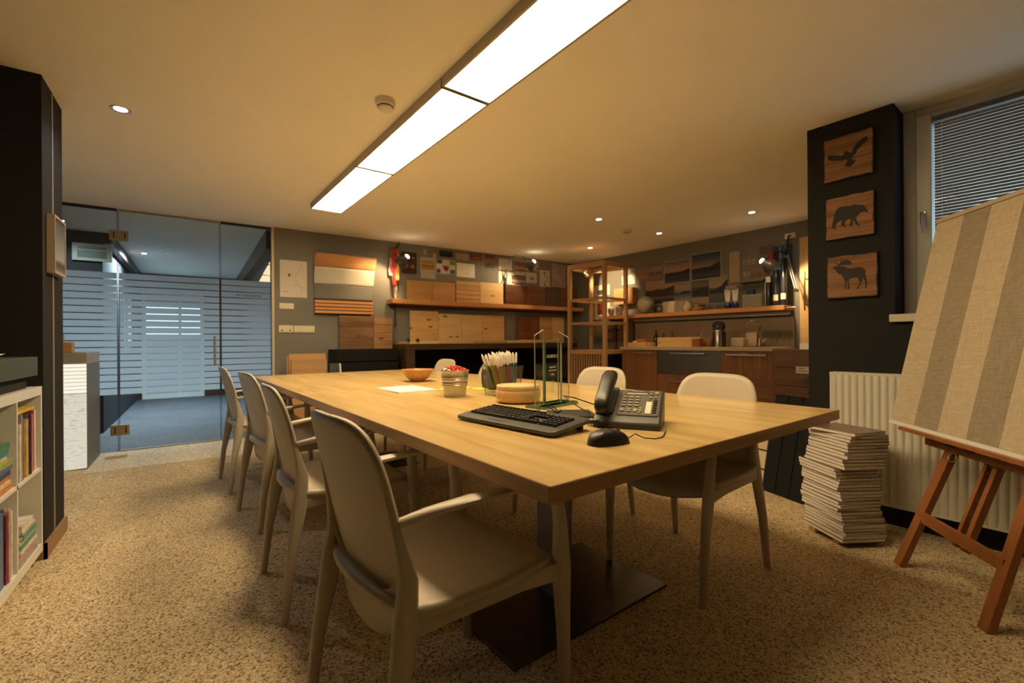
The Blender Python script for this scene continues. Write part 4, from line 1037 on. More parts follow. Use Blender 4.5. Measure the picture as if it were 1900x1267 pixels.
def fabric(name, a, b_):
    m_, nt, bs = nodes(name); bs.inputs['Roughness'].default_value = 0.85
    co = coords(nt, scale=(260, 260, 24)); nz = N(nt, 'ShaderNodeTexNoise'); nz.inputs['Scale'].default_value = 1.0; nz.inputs['Detail'].default_value = 3; L(nt, co, nz.inputs['Vector'])
    co2 = coords(nt, scale=(20, 20, 260)); n2 = N(nt, 'ShaderNodeTexNoise'); n2.inputs['Scale'].default_value = 1.0; L(nt, co2, n2.inputs['Vector'])
    ad = N(nt, 'ShaderNodeMath', operation='ADD'); L(nt, nz.outputs[0], ad.inputs[0]); L(nt, n2.outputs[0], ad.inputs[1])
    hf = N(nt, 'ShaderNodeMath', operation='MULTIPLY'); hf.inputs[1].default_value = 0.5; L(nt, ad.outputs[0], hf.inputs[0])
    L(nt, ramp(nt, hf.outputs[0], [(0.38, a), (0.62, b_)]), bs.inputs['Base Color'])
    bump(nt, bs, hf.outputs[0], 0.25, 0.001)
    return m_
beige_cloth = fabric('beige wallcovering', (0.46, 0.38, 0.26), (0.60, 0.51, 0.37))
taupe_cloth = fabric('taupe wallcovering', (0.26, 0.215, 0.155), (0.37, 0.315, 0.235))
eb = [-0.195, -0.026, 0.122, 0.278, 0.428, 0.580, 0.70]
for k in range(6):
    m = MB()
    m.box(0, eb[k + 1] - eb[k] - 0.0008, -0.004, 0.0, 0.640, 1.610, M=Matrix.Translation((eb[k], 0, 0)))
    o = m.build('stripe', taupe_cloth if k % 2 else beige_cloth, sb)
    o.matrix_local = Matrix.Translation((0, -0.0428, 0)) @ Matrix.Rotation(R(-12), 4, 'X')
o = MB().box(-0.195, 0.70, 0.0, 0.020, 0.638, 1.612).build('core_board', white_paint, sb)
o.matrix_local = Matrix.Translation((0, -0.0428, 0)) @ Matrix.Rotation(R(-12), 4, 'X')
o = MB().box(-0.20, 0.705, -0.008, 0.022, 0.622, 0.638).build('bottom_lip', white_paint, sb)
o.matrix_local = Matrix.Translation((0, -0.0428, 0)) @ Matrix.Rotation(R(-12), 4, 'X')
o = MB().box(-0.20, 0.705, -0.008, 0.022, 1.612, 1.632).build('top_lip', mat('beige lip', (0.50, 0.42, 0.30), 0.7), sb)
o.matrix_local = Matrix.Translation((0, -0.0428, 0)) @ Matrix.Rotation(R(-12), 4, 'X')

# leaning sample boards by the pillar's end
def leaning(name, label, cat, p, q, h, lean, mats, n, th, gap=0.006, group=None, horizontal=False, frame=None):
    p = Vector((*p, 0)); q = Vector((*q, 0)); d = q - p; w = d.length
    t = thing(name, label, cat, p, math.atan2(d.y, d.x), group)
    Mx = Matrix.Rotation(R(-lean), 4, 'X')
    if horizontal:
        hh = h / n
        for k in range(n):
            o = MB().box(0, w, 0, th, k * hh, (k + 1) * hh - gap).build('slat', mats, t); o.matrix_local = Mx
    else:
        ww = w / n
        for k in range(n):
            o = MB().box(k * ww, (k + 1) * ww - gap, 0, th, 0, h).build('plank', mats, t); o.matrix_local = Mx
    o = MB().box(0.004, w - 0.004, th, th + 0.012, 0.004, h - 0.004).build('backing', frame or mats, t); o.matrix_local = Mx
    return t
anth = mat('anthracite stained wood', (0.010, 0.0105, 0.012), 0.75, spec=0.2)
leaning('sample_board', 'black planked sample board leaning beside the magazine stack', 'board', (3.165, 1.585), (3.075, 1.285), 0.66, 12, anth, 3, 0.02)
leaning('sample_board', 'pale slatted sample board leaning beyond the black planks', 'board', (3.30, 1.93), (3.20, 1.60), 0.52, 10, mat('pale slats', (0.62, 0.52, 0.33), 0.5), 4, 0.02, 0.012, horizontal=True, frame=mat('brown backing', (0.10, 0.06, 0.03), 0.6))
bb = thing('plank_crate', 'dark brown planked crate with a paper sticker beside the pillar', 'crate', (3.62, 1.72, 0), math.atan2(-0.27, -0.01))
planks = wood('stained brown plank', (0.065, 0.026, 0.012), (0.14, 0.06, 0.028), 'x', 0.5, 14, knots=0.7)
for k in range(7):
    MB().box(0, 0.30, 0, 0.03, 0.136 * k, 0.136 * k + 0.132).build('plank', planks, bb, bevel=0.002)
MB().box(0.0, 0.30, 0.031, 0.30, 0, 0.945).build('body', planks, bb)
st = MB().box(0.165, 0.262, -0.0012, 0.0, 0.775, 0.825).build('sticker', mat('dull sticker', (0.40, 0.36, 0.29), 0.6), bb)
MB().box(0.185, 0.225, -0.0016, -0.0011, 0.807, 0.815).box(0.18, 0.250, -0.0016, -0.0011, 0.789, 0.795).build('print', mat('red print', (0.32, 0.06, 0.04), 0.6), st)
leaning('sample_board', 'dark brown plank board leaning against the kitchen unit', 'board', (4.05, 2.33), (3.83, 1.86), 0.70, 14, planks, 4, 0.022, 0.004, horizontal=True)

# ============================================================ BACK WALL
def sheet(F, s0, s1, z0, z1, m, name, label, cat, group=None, d=0.001, th=0.0015, parts=(), tilt=0):
    """a flat sheet pinned to a wall; parts: (child name, material, list of (u0,v0,u1,v1) or polygons in sheet units)"""
    w = s1 - s0; h = z1 - z0
    o = MB().box(-w / 2, w / 2, 0, th, -h / 2, h / 2).build(name, m)
    o.location = F.at((s0 + s1) / 2, d, (z0 + z1) / 2); o.rotation_euler = (0, R(tilt), F.rz)
    tag(o, label, cat, group)
    for nm, pm, shapes in parts:
        mb = MB()
        for k, sp in enumerate(shapes):
            if nm.startswith('each_') and k:
                mb.build(nm[5:], pm, o); mb = MB()
            if len(sp) == 4 and not isinstance(sp[0], tuple):
                u0, v0, u1, v1 = sp
                mb.box(w / 2 - u1 * w, w / 2 - u0 * w, th - 0.0002, th + 0.0006, -h / 2 + v0 * h, -h / 2 + v1 * h)
            else:
                mb.prism([(w / 2 - u * w, -h / 2 + v * h) for u, v in sp], th - 0.0002, th + 0.0006)
        mb.build(nm.replace('each_', ''), pm, o)
    return o
def line(pts, t=0.012, asp=1.0):
    """a thin drawn polyline as small quads in sheet units"""
    out = []
    for (a, b), (c, d) in zip(pts[:-1], pts[1:]):
        l = math.hypot(c - a, d - b) or 1
        nx, ny = -(d - b) / l * t / 2, (c - a) / l * t / 2
        out.append([(a + nx, b + ny), (c + nx, d + ny), (c - nx, d - ny), (a - nx, b - ny)])
    return out
pencil_grey = mat('pencil line', (0.30, 0.28, 0.27), 0.7)
GP = 'papers pinned along the back wall'
arc = [(0.72 + 0.16 * math.sin(q), 0.95 - 0.16 * q / 1.0) for q in [0.25 * i for i in range(13)]]
arc2 = [(0.78 - 0.22 * math.sin(math.pi * i / 10), 0.78 - 0.05 * i) for i in range(11)]
sheet(FB, 0.773, 1.053, 1.540, 1.956, mat('pinkish drawing paper', (0.66, 0.60, 0.56), 0.8, var=0.02), 'technical_drawing', 'large sheet with a curved pencil drawing beside the glass panel', 'drawing', GP,
      parts=(('pencil_lines', pencil_grey, line(arc[:7], 0.010) + line(arc2, 0.010) + line([(0.22, 0.62), (0.34, 0.64), (0.44, 0.62), (0.42, 0.55), (0.24, 0.56), (0.22, 0.62)], 0.008) + line([(0.48, 0.34), (0.70, 0.35)], 0.010) + line([(0.78, 0.12), (0.78, 0.26), (0.92, 0.27)], 0.010) + line([(0.5, 0.34), (0.5, 0.22)], 0.008)),
             ('dark_patch', ink, [(0.30, 0.57, 0.38, 0.63)]), ('signature', pencil_grey, line([(0.08, 0.14), (0.14, 0.16), (0.2, 0.14), (0.3, 0.15)], 0.014))))
def switch(s0, s1, z0, z1, label, n, holes=False):
    t = thing('wall_switch', label, 'switch', FB.at((s0 + s1) / 2, 0, z0), FB.rz, 'cream switches and sockets')
    w = s1 - s0; h = z1 - z0
    MB().box(-w / 2, w / 2, 0, 0.010, 0, h).build('plate', cream_plastic, t, bevel=0.002)
    for k in range(n):
        a = w / 2 - (k + 0.08) * w / n; b_ = w / 2 - (k + 0.92) * w / n
        MB().box(b_, a, 0.009, 0.014, h * 0.12, h * 0.88).build('rocker', cream_plastic, t, bevel=0.001)
    if holes:
        MB().cyl((w * 0.28, 0.009, h * 0.3), (w * 0.28, 0.0146, h * 0.3), 0.009).cyl((-w * 0.28, 0.009, h * 0.3), (-w * 0.28, 0.0146, h * 0.3), 0.009).build('socket_hole', black_plastic, t)
switch(0.764, 0.912, 1.403, 1.470, 'cream thermostat box under the pencil drawing', 1)
switch(0.757, 0.903, 1.140, 1.221, 'cream double socket near the glass panel', 2, True)
switch(0.911, 1.130, 1.140, 1.219, 'cream row of light switches beside the socket', 6)

# curved cladding sample hung on the wall
cs = thing('cladding_sample', 'hung cladding sample with orange board, white felt and wooden slats', 'sample', FB.at(1.46, 0, 1.362), FB.rz)
hw = 0.335
def cprof(z0_, z1_, n=8):
    return [(0.05 + 0.13 * (max(0, z - 0.28) / 0.40) ** 1.6, z) for z in [z0_ + (z1_ - z0_) * i / n for i in range(n + 1)]]
def curved(name, z0_, z1_, m, extra=0.0, wide=0):
    p = cprof(z0_, z1_); mb = MB(); n = len(p)
    for sx in (-1, 1):
        for d_, z in p: mb.v.append(Vector((sx * (hw + wide), d_ + extra, z)))
    for i in range(n - 1): mb.f.append([i, i + 1, n + i + 1, n + i]); mb.m.append(0)
    return mb.build(name, m, cs, smooth=60, solid=0.012)
curved('grey_board', 0.17, 0.345, wall_grey)
felt = mat('white felt', (0.66, 0.63, 0.56), 0.9, var=0.06, vscale=90, bmp=0.2)
curved('felt_band', 0.346, 0.535, felt, 0.003, 0.008)
curved('orange_board', 0.536, 0.680, shelf_wood, 0.003, 0.010)
for k in range(4):
    MB().box(-hw, hw, 0.040, 0.066, 0.006 + 0.040 * k, 0.006 + 0.040 * k + 0.030).build('slat', shelf_wood, cs)
MB().box(-hw + 0.005, hw - 0.005, 0.0, 0.040, 0.0, 0.20).build('back_batten', mat('dark slot', (0.05, 0.022, 0.010), 0.7), cs)
for sx in (-1, 1):
    sp = [(0.0, 0.20)] + cprof(0.17, 0.680) + [(0.0, 0.680)]
    mb = MB(); n = len(sp)
    mb.add([(sx * (hw - 0.012), d_, z) for d_, z in sp] + [(sx * (hw - 0.002), d_, z) for d_, z in sp], [tuple(range(n)), tuple(range(2 * n - 1, n - 1, -1))] + [(i, n + i, n + (i + 1) % n, (i + 1) % n) for i in range(n)])
    mb.build('end_cheek', felt, cs)

# reclaimed floorboard samples on black crates
def board(F, s0, s1, z0, z1, m, label, d=0.02, th=0.02, group=None, planks=1, name='wood_panel'):
    t = thing(name, label, 'wood panel', F.at((s0 + s1) / 2, d, z0), F.rz, group)
    w = s1 - s0; h = (z1 - z0) / planks
    for k in range(planks):
        MB().box(-w / 2 + 0.001, w / 2 - 0.001, 0, th, k * h, (k + 1) * h - (0.0040 if planks > 1 else 0)).build('plank' if planks > 1 else 'panel', m, t, bevel=0.0012)
    return t
blk = thing('black_crate', 'black slatted crate below the reclaimed wood samples', 'crate', FB.at(1.61, 0.08, 0), FB.rz)
black_wood = mat('black stained slats', (0.007, 0.007, 0.008), 0.6, spec=0.2)
for k in range(7):
    MB().box(-0.35, 0.35, 0.37, 0.40, 0.02 + 0.132 * k, 0.02 + 0.132 * k + 0.120).build('slat', black_wood, blk, bevel=0.002)
MB().box(-0.345, 0.345, 0, 0.37, 0, 0.945).build('body', black_wood, blk)
board(FB, 1.378, 1.780, 0.946, 1.346, old_wood, 'dark reclaimed wood sample standing on the black crate', 0.10, 0.022, 'reclaimed wood samples', 3)
board(FB, 1.784, 2.020, 0.946, 1.338, old_wood2, 'lighter reclaimed wood sample at the right end of the black crate', 0.10, 0.022, 'reclaimed wood samples', 4)
lw = MB().box(-0.008, 0.008, 0, 0.03, 0, 0.80).build('white_batten', white_paint); lw.location = FB.at(1.33, 0.53, 0); lw.rotation_euler = (0, R(4), FB.rz); tag(lw, 'thin white batten leaning on the black crate', 'batten')
gbd = MB().box(-0.05, 0.05, 0, 0.02, 0, 0.80).build('grey_board', mat('slate board', (0.06, 0.065, 0.065), 0.6)); gbd.location = FB.at(1.255, 0.50, 0); gbd.rotation_euler = (0, R(2), FB.rz); tag(gbd, 'narrow slate grey board beside the white batten', 'board')

# folded plywood boxes/boards at the far end of the table
fb = thing('folded_plywood_stand', 'pale folded plywood stand behind the far end of the table', 'stand', (1.0, 5.33, 0))
MB().box(-0.17, 0.19, -0.02, 0.0, 0.02, 0.845).build('front_board', oak, fb, bevel=0.002)
MB().box(-0.19, 0.18, 0.004, 0.024, 0.0, 0.905).build('back_board', oak, fb, bevel=0.002)
MB().box(-0.205, -0.19, 0.03, 0.06, 0.0, 0.88).build('strut', oak_z, fb)
MB().box(-0.188, -0.17, 0.03, 0.05, 0.0, 0.86).build('dark_strut', darkwood, fb)

# orange larch shelf and panels
shf = thing('wall_shelf', 'long orange larch shelf running along the back wall', 'shelf', FB.at(0, 0, 0), FB.rz)
MB().box(-5.20, -1.985, 0.0, 0.22, 1.506, 1.562).build('board', shelf_wood, shf, bevel=0.002)
MB().box(-5.18, -2.02, 0.01, 0.05, 1.47, 1.506).build('cleat', mat('dark cleat', (0.07, 0.035, 0.02), 0.6), shf)
GU = 'wood panels standing on the back wall shelf'
UP = [(2.242, 2.595, 1.828, larch, 'orange larch panel at the left end of the back wall shelf', 1), (2.597, 2.942, 1.833, larch, 'plain larch panel on the shelf, second from the left', 1), (2.955, 3.338, 1.873, wood('planked pine', (0.50, 0.27, 0.10), (0.66, 0.42, 0.19), 'x', 0.5, 12, knots=0.5), 'pine panel of five narrow boards on the shelf', 5),
      (3.342, 3.737, 1.877, spruce, 'pale knotty spruce panel on the shelf beside the dark ones', 1), (3.778, 4.174, 1.868, darkwood, 'dark wenge panel on the shelf, first of the dark ones', 1), (4.177, 4.545, 1.877, redwood, 'red brown panel on the shelf between two dark ones', 1), (4.548, 4.85, 1.884, darkwood, 'dark wenge panel on the shelf partly behind the rack', 1), (4.853, 5.17, 1.888, redwood, 'red brown panel on the shelf nearest the corner', 1)]
for s0, s1, z1_, m, lab, pk in UP:
    board(FB, s0, s1, 1.5625, z1_, m, lab, 0.03, 0.02, GU, pk)
GL = 'wood panels standing on the dark sideboard'
LO = [(2.276, 2.678, 1.433, pine, 'tallest knotty pine panel on the sideboard, leftmost', 1), (2.681, 3.031, 1.403, spruce, 'pale spruce panel on the sideboard, second from the left', 1), (3.033, 3.372, 1.399, spruce, 'pale spruce panel on the sideboard, third from the left', 1), (3.374, 3.743, 1.401, pine, 'knotty pine panel on the sideboard beside the bare wall gap', 1),
      (4.000, 4.380, 1.410, redwood, 'reddish panel on the sideboard right of the bare wall gap', 1), (4.404, 4.66, 1.404, larch, 'larch panel on the sideboard left of the rack', 1), (4.663, 4.913, 1.404, pine, 'pine panel on the sideboard behind the rack', 1)]
for s0, s1, z1_, m, lab, pk in LO:
    board(FB, s0, s1, 1.0015, z1_, m, lab, 0.04, 0.02, GL, pk)
# dark sideboard
sdb = thing('sideboard', 'long dark walnut sideboard along the back wall', 'sideboard', FB.at(0, 0, 0), FB.rz)
MB().box(-4.75, -2.03, 0.0, 0.55, 0.93, 1.0).build('top', sideboard_wood, sdb, bevel=0.003)
for a in (2.03, 3.36, 4.57):
    MB().box(-a - 0.11, -a, 0.02, 0.545, 0.0, 0.93).build('upright', sideboard_wood, sdb, bevel=0.003)
MB().box(-4.68, -2.14, 0.02, 0.04, 0.0, 0.93).build('back_panel', black_wood, sdb)
for a in (2.14, 3.47):
    MB().box(-a - 1.10, -a, 0.04, 0.50, 0.44, 0.47).build('inner_shelf', black_wood, sdb)
for k, (a, w, h_, dd, m, lab) in enumerate(((2.10, 0.42, 0.030, 0.40, spruce, 'pale plank lying on the sideboard, leftmost'), (2.55, 0.44, 0.040, 0.42, pine, 'pine plank lying on the sideboard, second'), (3.02, 0.45, 0.032, 0.44, larch, 'tan plank lying on the sideboard, third'), (3.50, 0.42, 0.036, 0.40, pine, 'pine plank lying on the sideboard, fourth'), (3.96, 0.46, 0.042, 0.44, spruce, 'pale plank lying on the sideboard, rightmost'))):
    o = MB().box(-w / 2, w / 2, 0, dd, 0, h_).build('loose_plank', m, bevel=0.002); o.location = FB.at(a + w / 2, 0.08, 1.0012); o.rotation_euler = (0, 0, FB.rz + R((-2, 1.5, -1, 2, -1.5)[k])); tag(o, lab, 'plank', 'loose planks on the sideboard')
for k, (a, m, lab) in enumerate(((2.08, black_plastic, 'small black knob on the sideboard end, left one'), (2.20, black_plastic, 'small black knob on the sideboard end, right one'))):
    o = MB().lathe([(0.0, 0.0), (0.018, 0.0), (0.022, 0.02), (0.012, 0.035), (0.0, 0.036)], 16).build('knob', m, smooth=50); o.location = FB.at(a, 0.48, 1.0315); tag(o, lab, 'knob', 'black knobs on the sideboard')

# posters and prints on the back wall
brown4 = mat('dark poster', (0.050, 0.022, 0.016), 0.5)
warmdot = mat('warm glow print', (0.42, 0.14, 0.06), 0.5)
sheet(FB, 2.191, 2.397, 1.917, 2.201, brown4, 'poster', 'dark poster with four glowing red shapes beside the clamp lamp', 'poster', GP, parts=(('printed_shapes', warmdot, [[(0.26, 0.30), (0.34, 0.40), (0.44, 0.42), (0.42, 0.26)], [(0.60, 0.24), (0.62, 0.42), (0.82, 0.42), (0.88, 0.28)], [(0.12, 0.80), (0.20, 0.90), (0.30, 0.84), (0.22, 0.76)]]), ('printed_highlights', mat('pale print', (0.50, 0.30, 0.20), 0.5), [(0.68, 0.72, 0.84, 0.76), (0.66, 0.28, 0.74, 0.36)])))
for k, (a, z, c, lab) in enumerate(((2.52, 2.225, (0.42, 0.36, 0.30), 'small tan note pinned high on the back wall'), (2.655, 2.185, (0.50, 0.44, 0.22), 'small yellowish note pinned right of the tan one'))):
    sheet(FB, a - 0.025, a + 0.025, z - 0.035, z + 0.035, mat('note paper %d' % k, c, 0.8), 'paper_note', lab, 'note', 'small notes on the back wall', tilt=(4, -12)[k])
sheet(FB, 2.452, 2.668, 1.873, 2.157, mat('grey calendar paper', (0.46, 0.40, 0.35), 0.7), 'calendar', 'wall calendar with a colourful still life picture', 'calendar', GP, parts=(('printed_image', picture('still life', [(0.0, (0.30, 0.22, 0.14)), (0.25, (0.45, 0.22, 0.05)), (0.45, (0.25, 0.05, 0.03)), (0.62, (0.60, 0.36, 0.05)), (0.8, (0.25, 0.20, 0.18)), (1.0, (0.34, 0.30, 0.27))], amp=0.35, nscale=6), [(0.08, 0.42, 0.93, 0.85)]), ('tab', ink, [(0.5, 0.05, 0.55, 0.09)])))
sheet(FB, 2.727, 2.931, 2.191, 2.278, picture('night print', [(0.0, (0.006, 0.012, 0.014)), (0.6, (0.01, 0.02, 0.025)), (1.0, (0.03, 0.05, 0.05))], amp=0.2, nscale=7), 'photo_print', 'almost black photo print near the ceiling', 'photo', GP)
sheet(FB, 2.678, 2.971, 1.955, 2.151, mat('pale poster', (0.62, 0.58, 0.53), 0.6), 'poster', 'white poster with blue corner squares and a red badge', 'poster', GP,
      parts=(('each_blue_square', mat('blue print', (0.03, 0.10, 0.28), 0.5), [(0.03, 0.70, 0.30, 0.97), (0.03, 0.04, 0.22, 0.32)]), ('green_square', mat('green print', (0.20, 0.28, 0.05), 0.5), [(0.70, 0.66, 0.98, 0.97)]), ('teal_square', mat('teal print', (0.05, 0.14, 0.15), 0.5), [(0.72, 0.02, 0.98, 0.34)]), ('badge', mat('red badge', (0.30, 0.05, 0.03), 0.5), [[(0.32, 0.58), (0.68, 0.58), (0.62, 0.28), (0.50, 0.16), (0.40, 0.28)]]), ('badge_mark', mat('cream badge mark', (0.55, 0.40, 0.28), 0.5), [[(0.47, 0.42), (0.53, 0.46), (0.56, 0.34), (0.50, 0.28)]])))
sheet(FB, 2.982, 3.187, 2.171, 2.262, mat('grey sketch paper', (0.40, 0.35, 0.30), 0.8), 'sketch_sheet', 'greyish sketch sheet near the ceiling beside the red photo', 'drawing', GP, parts=(('pencil_lines', pencil_grey, line([(0.45, 0.3), (0.5, 0.55), (0.55, 0.5)], 0.03)),))
sheet(FB, 3.197, 3.401, 2.191, 2.288, picture('red photo', [(0.0, (0.05, 0.012, 0.02)), (0.3, (0.45, 0.12, 0.08)), (0.5, (0.12, 0.03, 0.03)), (0.75, (0.20, 0.08, 0.12)), (1.0, (0.08, 0.03, 0.04))], amp=0.3, nscale=4), 'photo_print', 'red and purple abstract photo near the ceiling', 'photo', GP)
sheet(FB, 2.989, 3.282, 1.933, 2.129, paper_white, 'sketch_sheet', 'bright white sketch sheet above the pine panel', 'drawing', GP, parts=(('pencil_lines', pencil_grey, line([(0.04, 0.82), (0.08, 0.9), (0.1, 0.8)], 0.012) + line([(0.14, 0.82), (0.2, 0.86)], 0.012) + line([(0.60, 0.62), (0.66, 0.70), (0.68, 0.60)], 0.014) + line([(0.54, 0.26), (0.60, 0.34), (0.62, 0.26)], 0.016)),))
sheet(FB, 3.456, 3.622, 2.101, 2.290, picture('fire photo', [(0.0, (0.02, 0.012, 0.016)), (0.3, (0.06, 0.03, 0.04)), (0.5, (0.40, 0.16, 0.03)), (0.7, (0.22, 0.10, 0.05)), (1.0, (0.02, 0.015, 0.015))], amp=0.3, nscale=4), 'photo_print', 'dark photo with orange flames left of the second clamp lamp', 'photo', GP)
sheet(FB, 3.690, 3.931, 2.095, 2.260, mat('pale paper', (0.66, 0.60, 0.50), 0.8), 'sketch_sheet', 'pale sheet partly hidden behind the second clamp lamp', 'drawing', GP, parts=(('pencil_lines', pencil_grey, line([(0.12, 0.3), (0.2, 0.45), (0.26, 0.3)], 0.02)),))  # paper has its own pale cream tone
sheet(FB, 3.688, 3.968, 1.886, 2.067, paper_white, 'sketch_sheet', 'white sheet with a round spiral sketch', 'drawing', GP, parts=(('pencil_lines', pencil_grey, line([(0.42 + 0.22 * math.cos(q) * (1 - q / 30), 0.48 + 0.36 * math.sin(q) * (1 - q / 30)) for q in [0.35 * i for i in range(36)]], 0.014)),))
sheet(FB, 3.983, 4.184, 2.040, 2.275, picture('dish photo', [(0.0, (0.62, 0.55, 0.46)), (0.18, (0.50, 0.42, 0.34)), (0.30, (0.10, 0.05, 0.04)), (0.42, (0.55, 0.26, 0.10)), (0.58, (0.30, 0.12, 0.06)), (0.72, (0.08, 0.06, 0.09)), (0.86, (0.30, 0.25, 0.24)), (1.0, (0.42, 0.38, 0.34))], amp=0.10, nscale=3), 'photo_print', 'tall photo of a dish right of the second clamp lamp', 'photo', GP)
sheet(FB, 4.197, 4.438, 2.129, 2.282, mat('grey plan paper', (0.52, 0.47, 0.40), 0.8), 'plan_sheet', 'sheet with dark scribbled plans high on the wall', 'drawing', GP, parts=(('ink_marks', ink, [(0.05, 0.12, 0.26, 0.30), (0.40, 0.34, 0.52, 0.44), (0.60, 0.36, 0.72, 0.46), (0.84, 0.14, 0.97, 0.28), (0.35, 0.66, 0.85, 0.69), (0.58, 0.82, 0.70, 0.95), (0.02, 0.52, 0.12, 0.58)]),))
sheet(FB, 4.197, 4.405, 1.931, 2.092, mat('cream card', (0.62, 0.55, 0.43), 0.8), 'plan_sheet', 'cream card with a small dark drawing in its middle', 'drawing', GP, parts=(('ink_drawing', ink, [(0.32, 0.36, 0.72, 0.44), [(0.36, 0.44), (0.42, 0.58), (0.48, 0.44)], [(0.52, 0.44), (0.58, 0.62), (0.66, 0.44)]]),))
sheet(FB, 3.922, 4.170, 1.899, 2.021, picture('interior photo', [(0.0, (0.02, 0.016, 0.016)), (0.2, (0.30, 0.20, 0.13)), (0.45, (0.46, 0.36, 0.28)), (0.6, (0.10, 0.05, 0.04)), (0.8, (0.22, 0.14, 0.10)), (1.0, (0.05, 0.03, 0.03))], amp=0.18, nscale=5), 'photo_print', 'small dark interior photo above the wenge panel', 'photo', GP, d=0.004)
sheet(FB, 4.460, 4.667, 1.888, 2.150, mat('ivory paper', (0.60, 0.54, 0.45), 0.8), 'plan_sheet', 'ivory sheet with a hooked dark line drawing', 'drawing', GP, parts=(('ink_drawing', ink, line([(0.50, 0.06), (0.50, 0.32), (0.74, 0.36), (0.80, 0.60), (0.48, 0.66), (0.46, 0.84)], 0.035) + [(0.40, 0.78, 0.54, 0.90), (0.46, 0.04, 0.56, 0.18)]),))
sheet(FB, 4.715, 4.997, 1.900, 2.270, mat('mauve grey print', (0.40, 0.34, 0.33), 0.6, var=0.2, vscale=9), 'poster', 'large grey print beside the wooden rack', 'poster', GP)
sheet(FB, 5.02, 5.13, 1.900, 2.20, picture('blue list print', [(0.0, (0.05, 0.05, 0.10)), (0.3, (0.35, 0.30, 0.32)), (0.5, (0.08, 0.07, 0.14)), (0.7, (0.36, 0.32, 0.33)), (1.0, (0.1, 0.08, 0.14))], amp=0.25, nscale=9), 'poster', 'narrow patterned print seen through the rack', 'poster', GP)

# hanging textile swatches and the two clamp lamps
tx = thing('textile_swatches', 'hanging bunch of orange and pink textile swatches', 'textile', FB.at(2.075, 0.02, 0), FB.rz)
MB().tube([(-0.07, 0.01, 2.31), (-0.065, 0.02, 2.27), (-0.03, 0.02, 2.22), (-0.01, 0.02, 2.19)], 0.007, 6).build('hanging_cord', black_soft, tx, smooth=60)
def swatch(nm, z1_, z0_, w, m, x, d, ph):
    mb = MB()
    def fn(u, v):
        z = z0_ + (z1_ - z0_) * (v + 1) / 2
        return (x + u * w / 2 * (0.75 + 0.25 * math.sin(2.4 * v + ph)), d + 0.016 * math.sin(3.3 * u + ph) + 0.008 * math.sin(5 * v), z)
    mb.grid(fn, 10, 14)
    mb.build(nm, m, tx, smooth=70, solid=0.003)
swatch('orange_swatch', 2.215, 1.78, 0.105, mat('orange textile', (0.62, 0.12, 0.025), 0.75, var=0.5, vscale=22), -0.01, 0.045, 0.4)
swatch('red_swatch', 2.20, 1.72, 0.07, mat('red textile', (0.42, 0.03, 0.02), 0.75, var=0.4, vscale=20), 0.010, 0.07, 1.7)
swatch('pale_swatch', 2.10, 1.86, 0.05, mat('pale pink textile', (0.55, 0.42, 0.40), 0.8, var=0.3, vscale=18), 0.045, 0.03, 2.6)
swatch('white_swatch', 1.78, 1.56, 0.045, mat('off white textile', (0.58, 0.50, 0.46), 0.8, var=0.25, vscale=18), -0.01, 0.04, 0.9)
swatch('light_orange_swatch', 2.02, 1.80, 0.06, mat('apricot textile', (0.66, 0.30, 0.12), 0.75, var=0.4, vscale=24), -0.025, 0.085, 2.2)
swatch('pink_swatch', 2.16, 1.98, 0.05, mat('rose textile', (0.60, 0.20, 0.16), 0.75, var=0.4, vscale=24), -0.035, 0.075, 0.9)
swatch('black_ribbon', 1.62, 1.22, 0.014, black_soft, -0.005, 0.03, 0.2)

lamp_grey = mat('grey lamp enamel', (0.060, 0.056, 0.048), 0.38, var=0.03)
def lamp_head(t, c, axis, bulb_m, power, r=0.085):
    """a spun reflector shade whose mouth points along axis, with its bulb and light"""
    ax = Vector(axis).normalized(); q = Vector((0, 0, 1)).rotation_difference(ax).to_matrix().to_4x4()
    Mh = Matrix.Translation(c) @ q
    MB().lathe([(0.022, -0.090), (0.030, -0.085), (0.034, -0.060), (0.060, -0.035), (r * 0.95, 0.005), (r, 0.045), (r - 0.003, 0.045), (r * 0.92, 0.006), (0.055, -0.030), (0.03, -0.055)], 28, M=Mh).build('shade', lamp_grey, t, smooth=60)
    MB().lathe([(0.0, -0.03), (0.016, -0.03), (0.030, 0.0), (0.030, 0.012), (0.020, 0.028), (0.0, 0.034)], 18, M=Mh).build('bulb', bulb_m, t, smooth=60)
    MB().lathe([(0.0, -0.118), (0.014, -0.116), (0.026, -0.106), (0.030, -0.092)], 18, M=Mh).build('glowing_neck', bulb_m, t, smooth=60)
    MB().lathe([(0.0, -0.128), (0.007, -0.127), (0.009, -0.116)], 10, M=Mh).build('neck_stud', black_plastic, t, smooth=60)
    l = bpy.data.lights.new('bulb_light', 'SPOT'); l.energy = power; l.color = WARM; l.spot_size = R(120); l.spot_blend = 0.5; l.shadow_soft_size = 0.03
    o = bpy.data.objects.new('bulb_light', l); C.objects.link(o); o.parent = t
    o.matrix_local = Matrix.Translation(Vector(c) + ax * 0.052) @ Vector((0, 0, -1)).rotation_difference(ax).to_matrix().to_4x4()
def clamp_lamp(s, label, heads):
    t = thing('clamp_lamp', label, 'lamp', FB.at(s, 0, 0), FB.rz, 'grey wall lamps with round shades')
    return t
bulb_lamp = emit('glowing lamp bulb', (1.0, 0.82, 0.52), 26)
l1 = clamp_lamp(2.16, 'grey wall lamp beside the textile swatches', None)
MB().cyl((0, 0.0, 2.13), (0, 0.03, 2.13), 0.03).build('wall_mount', lamp_grey, l1, smooth=40)
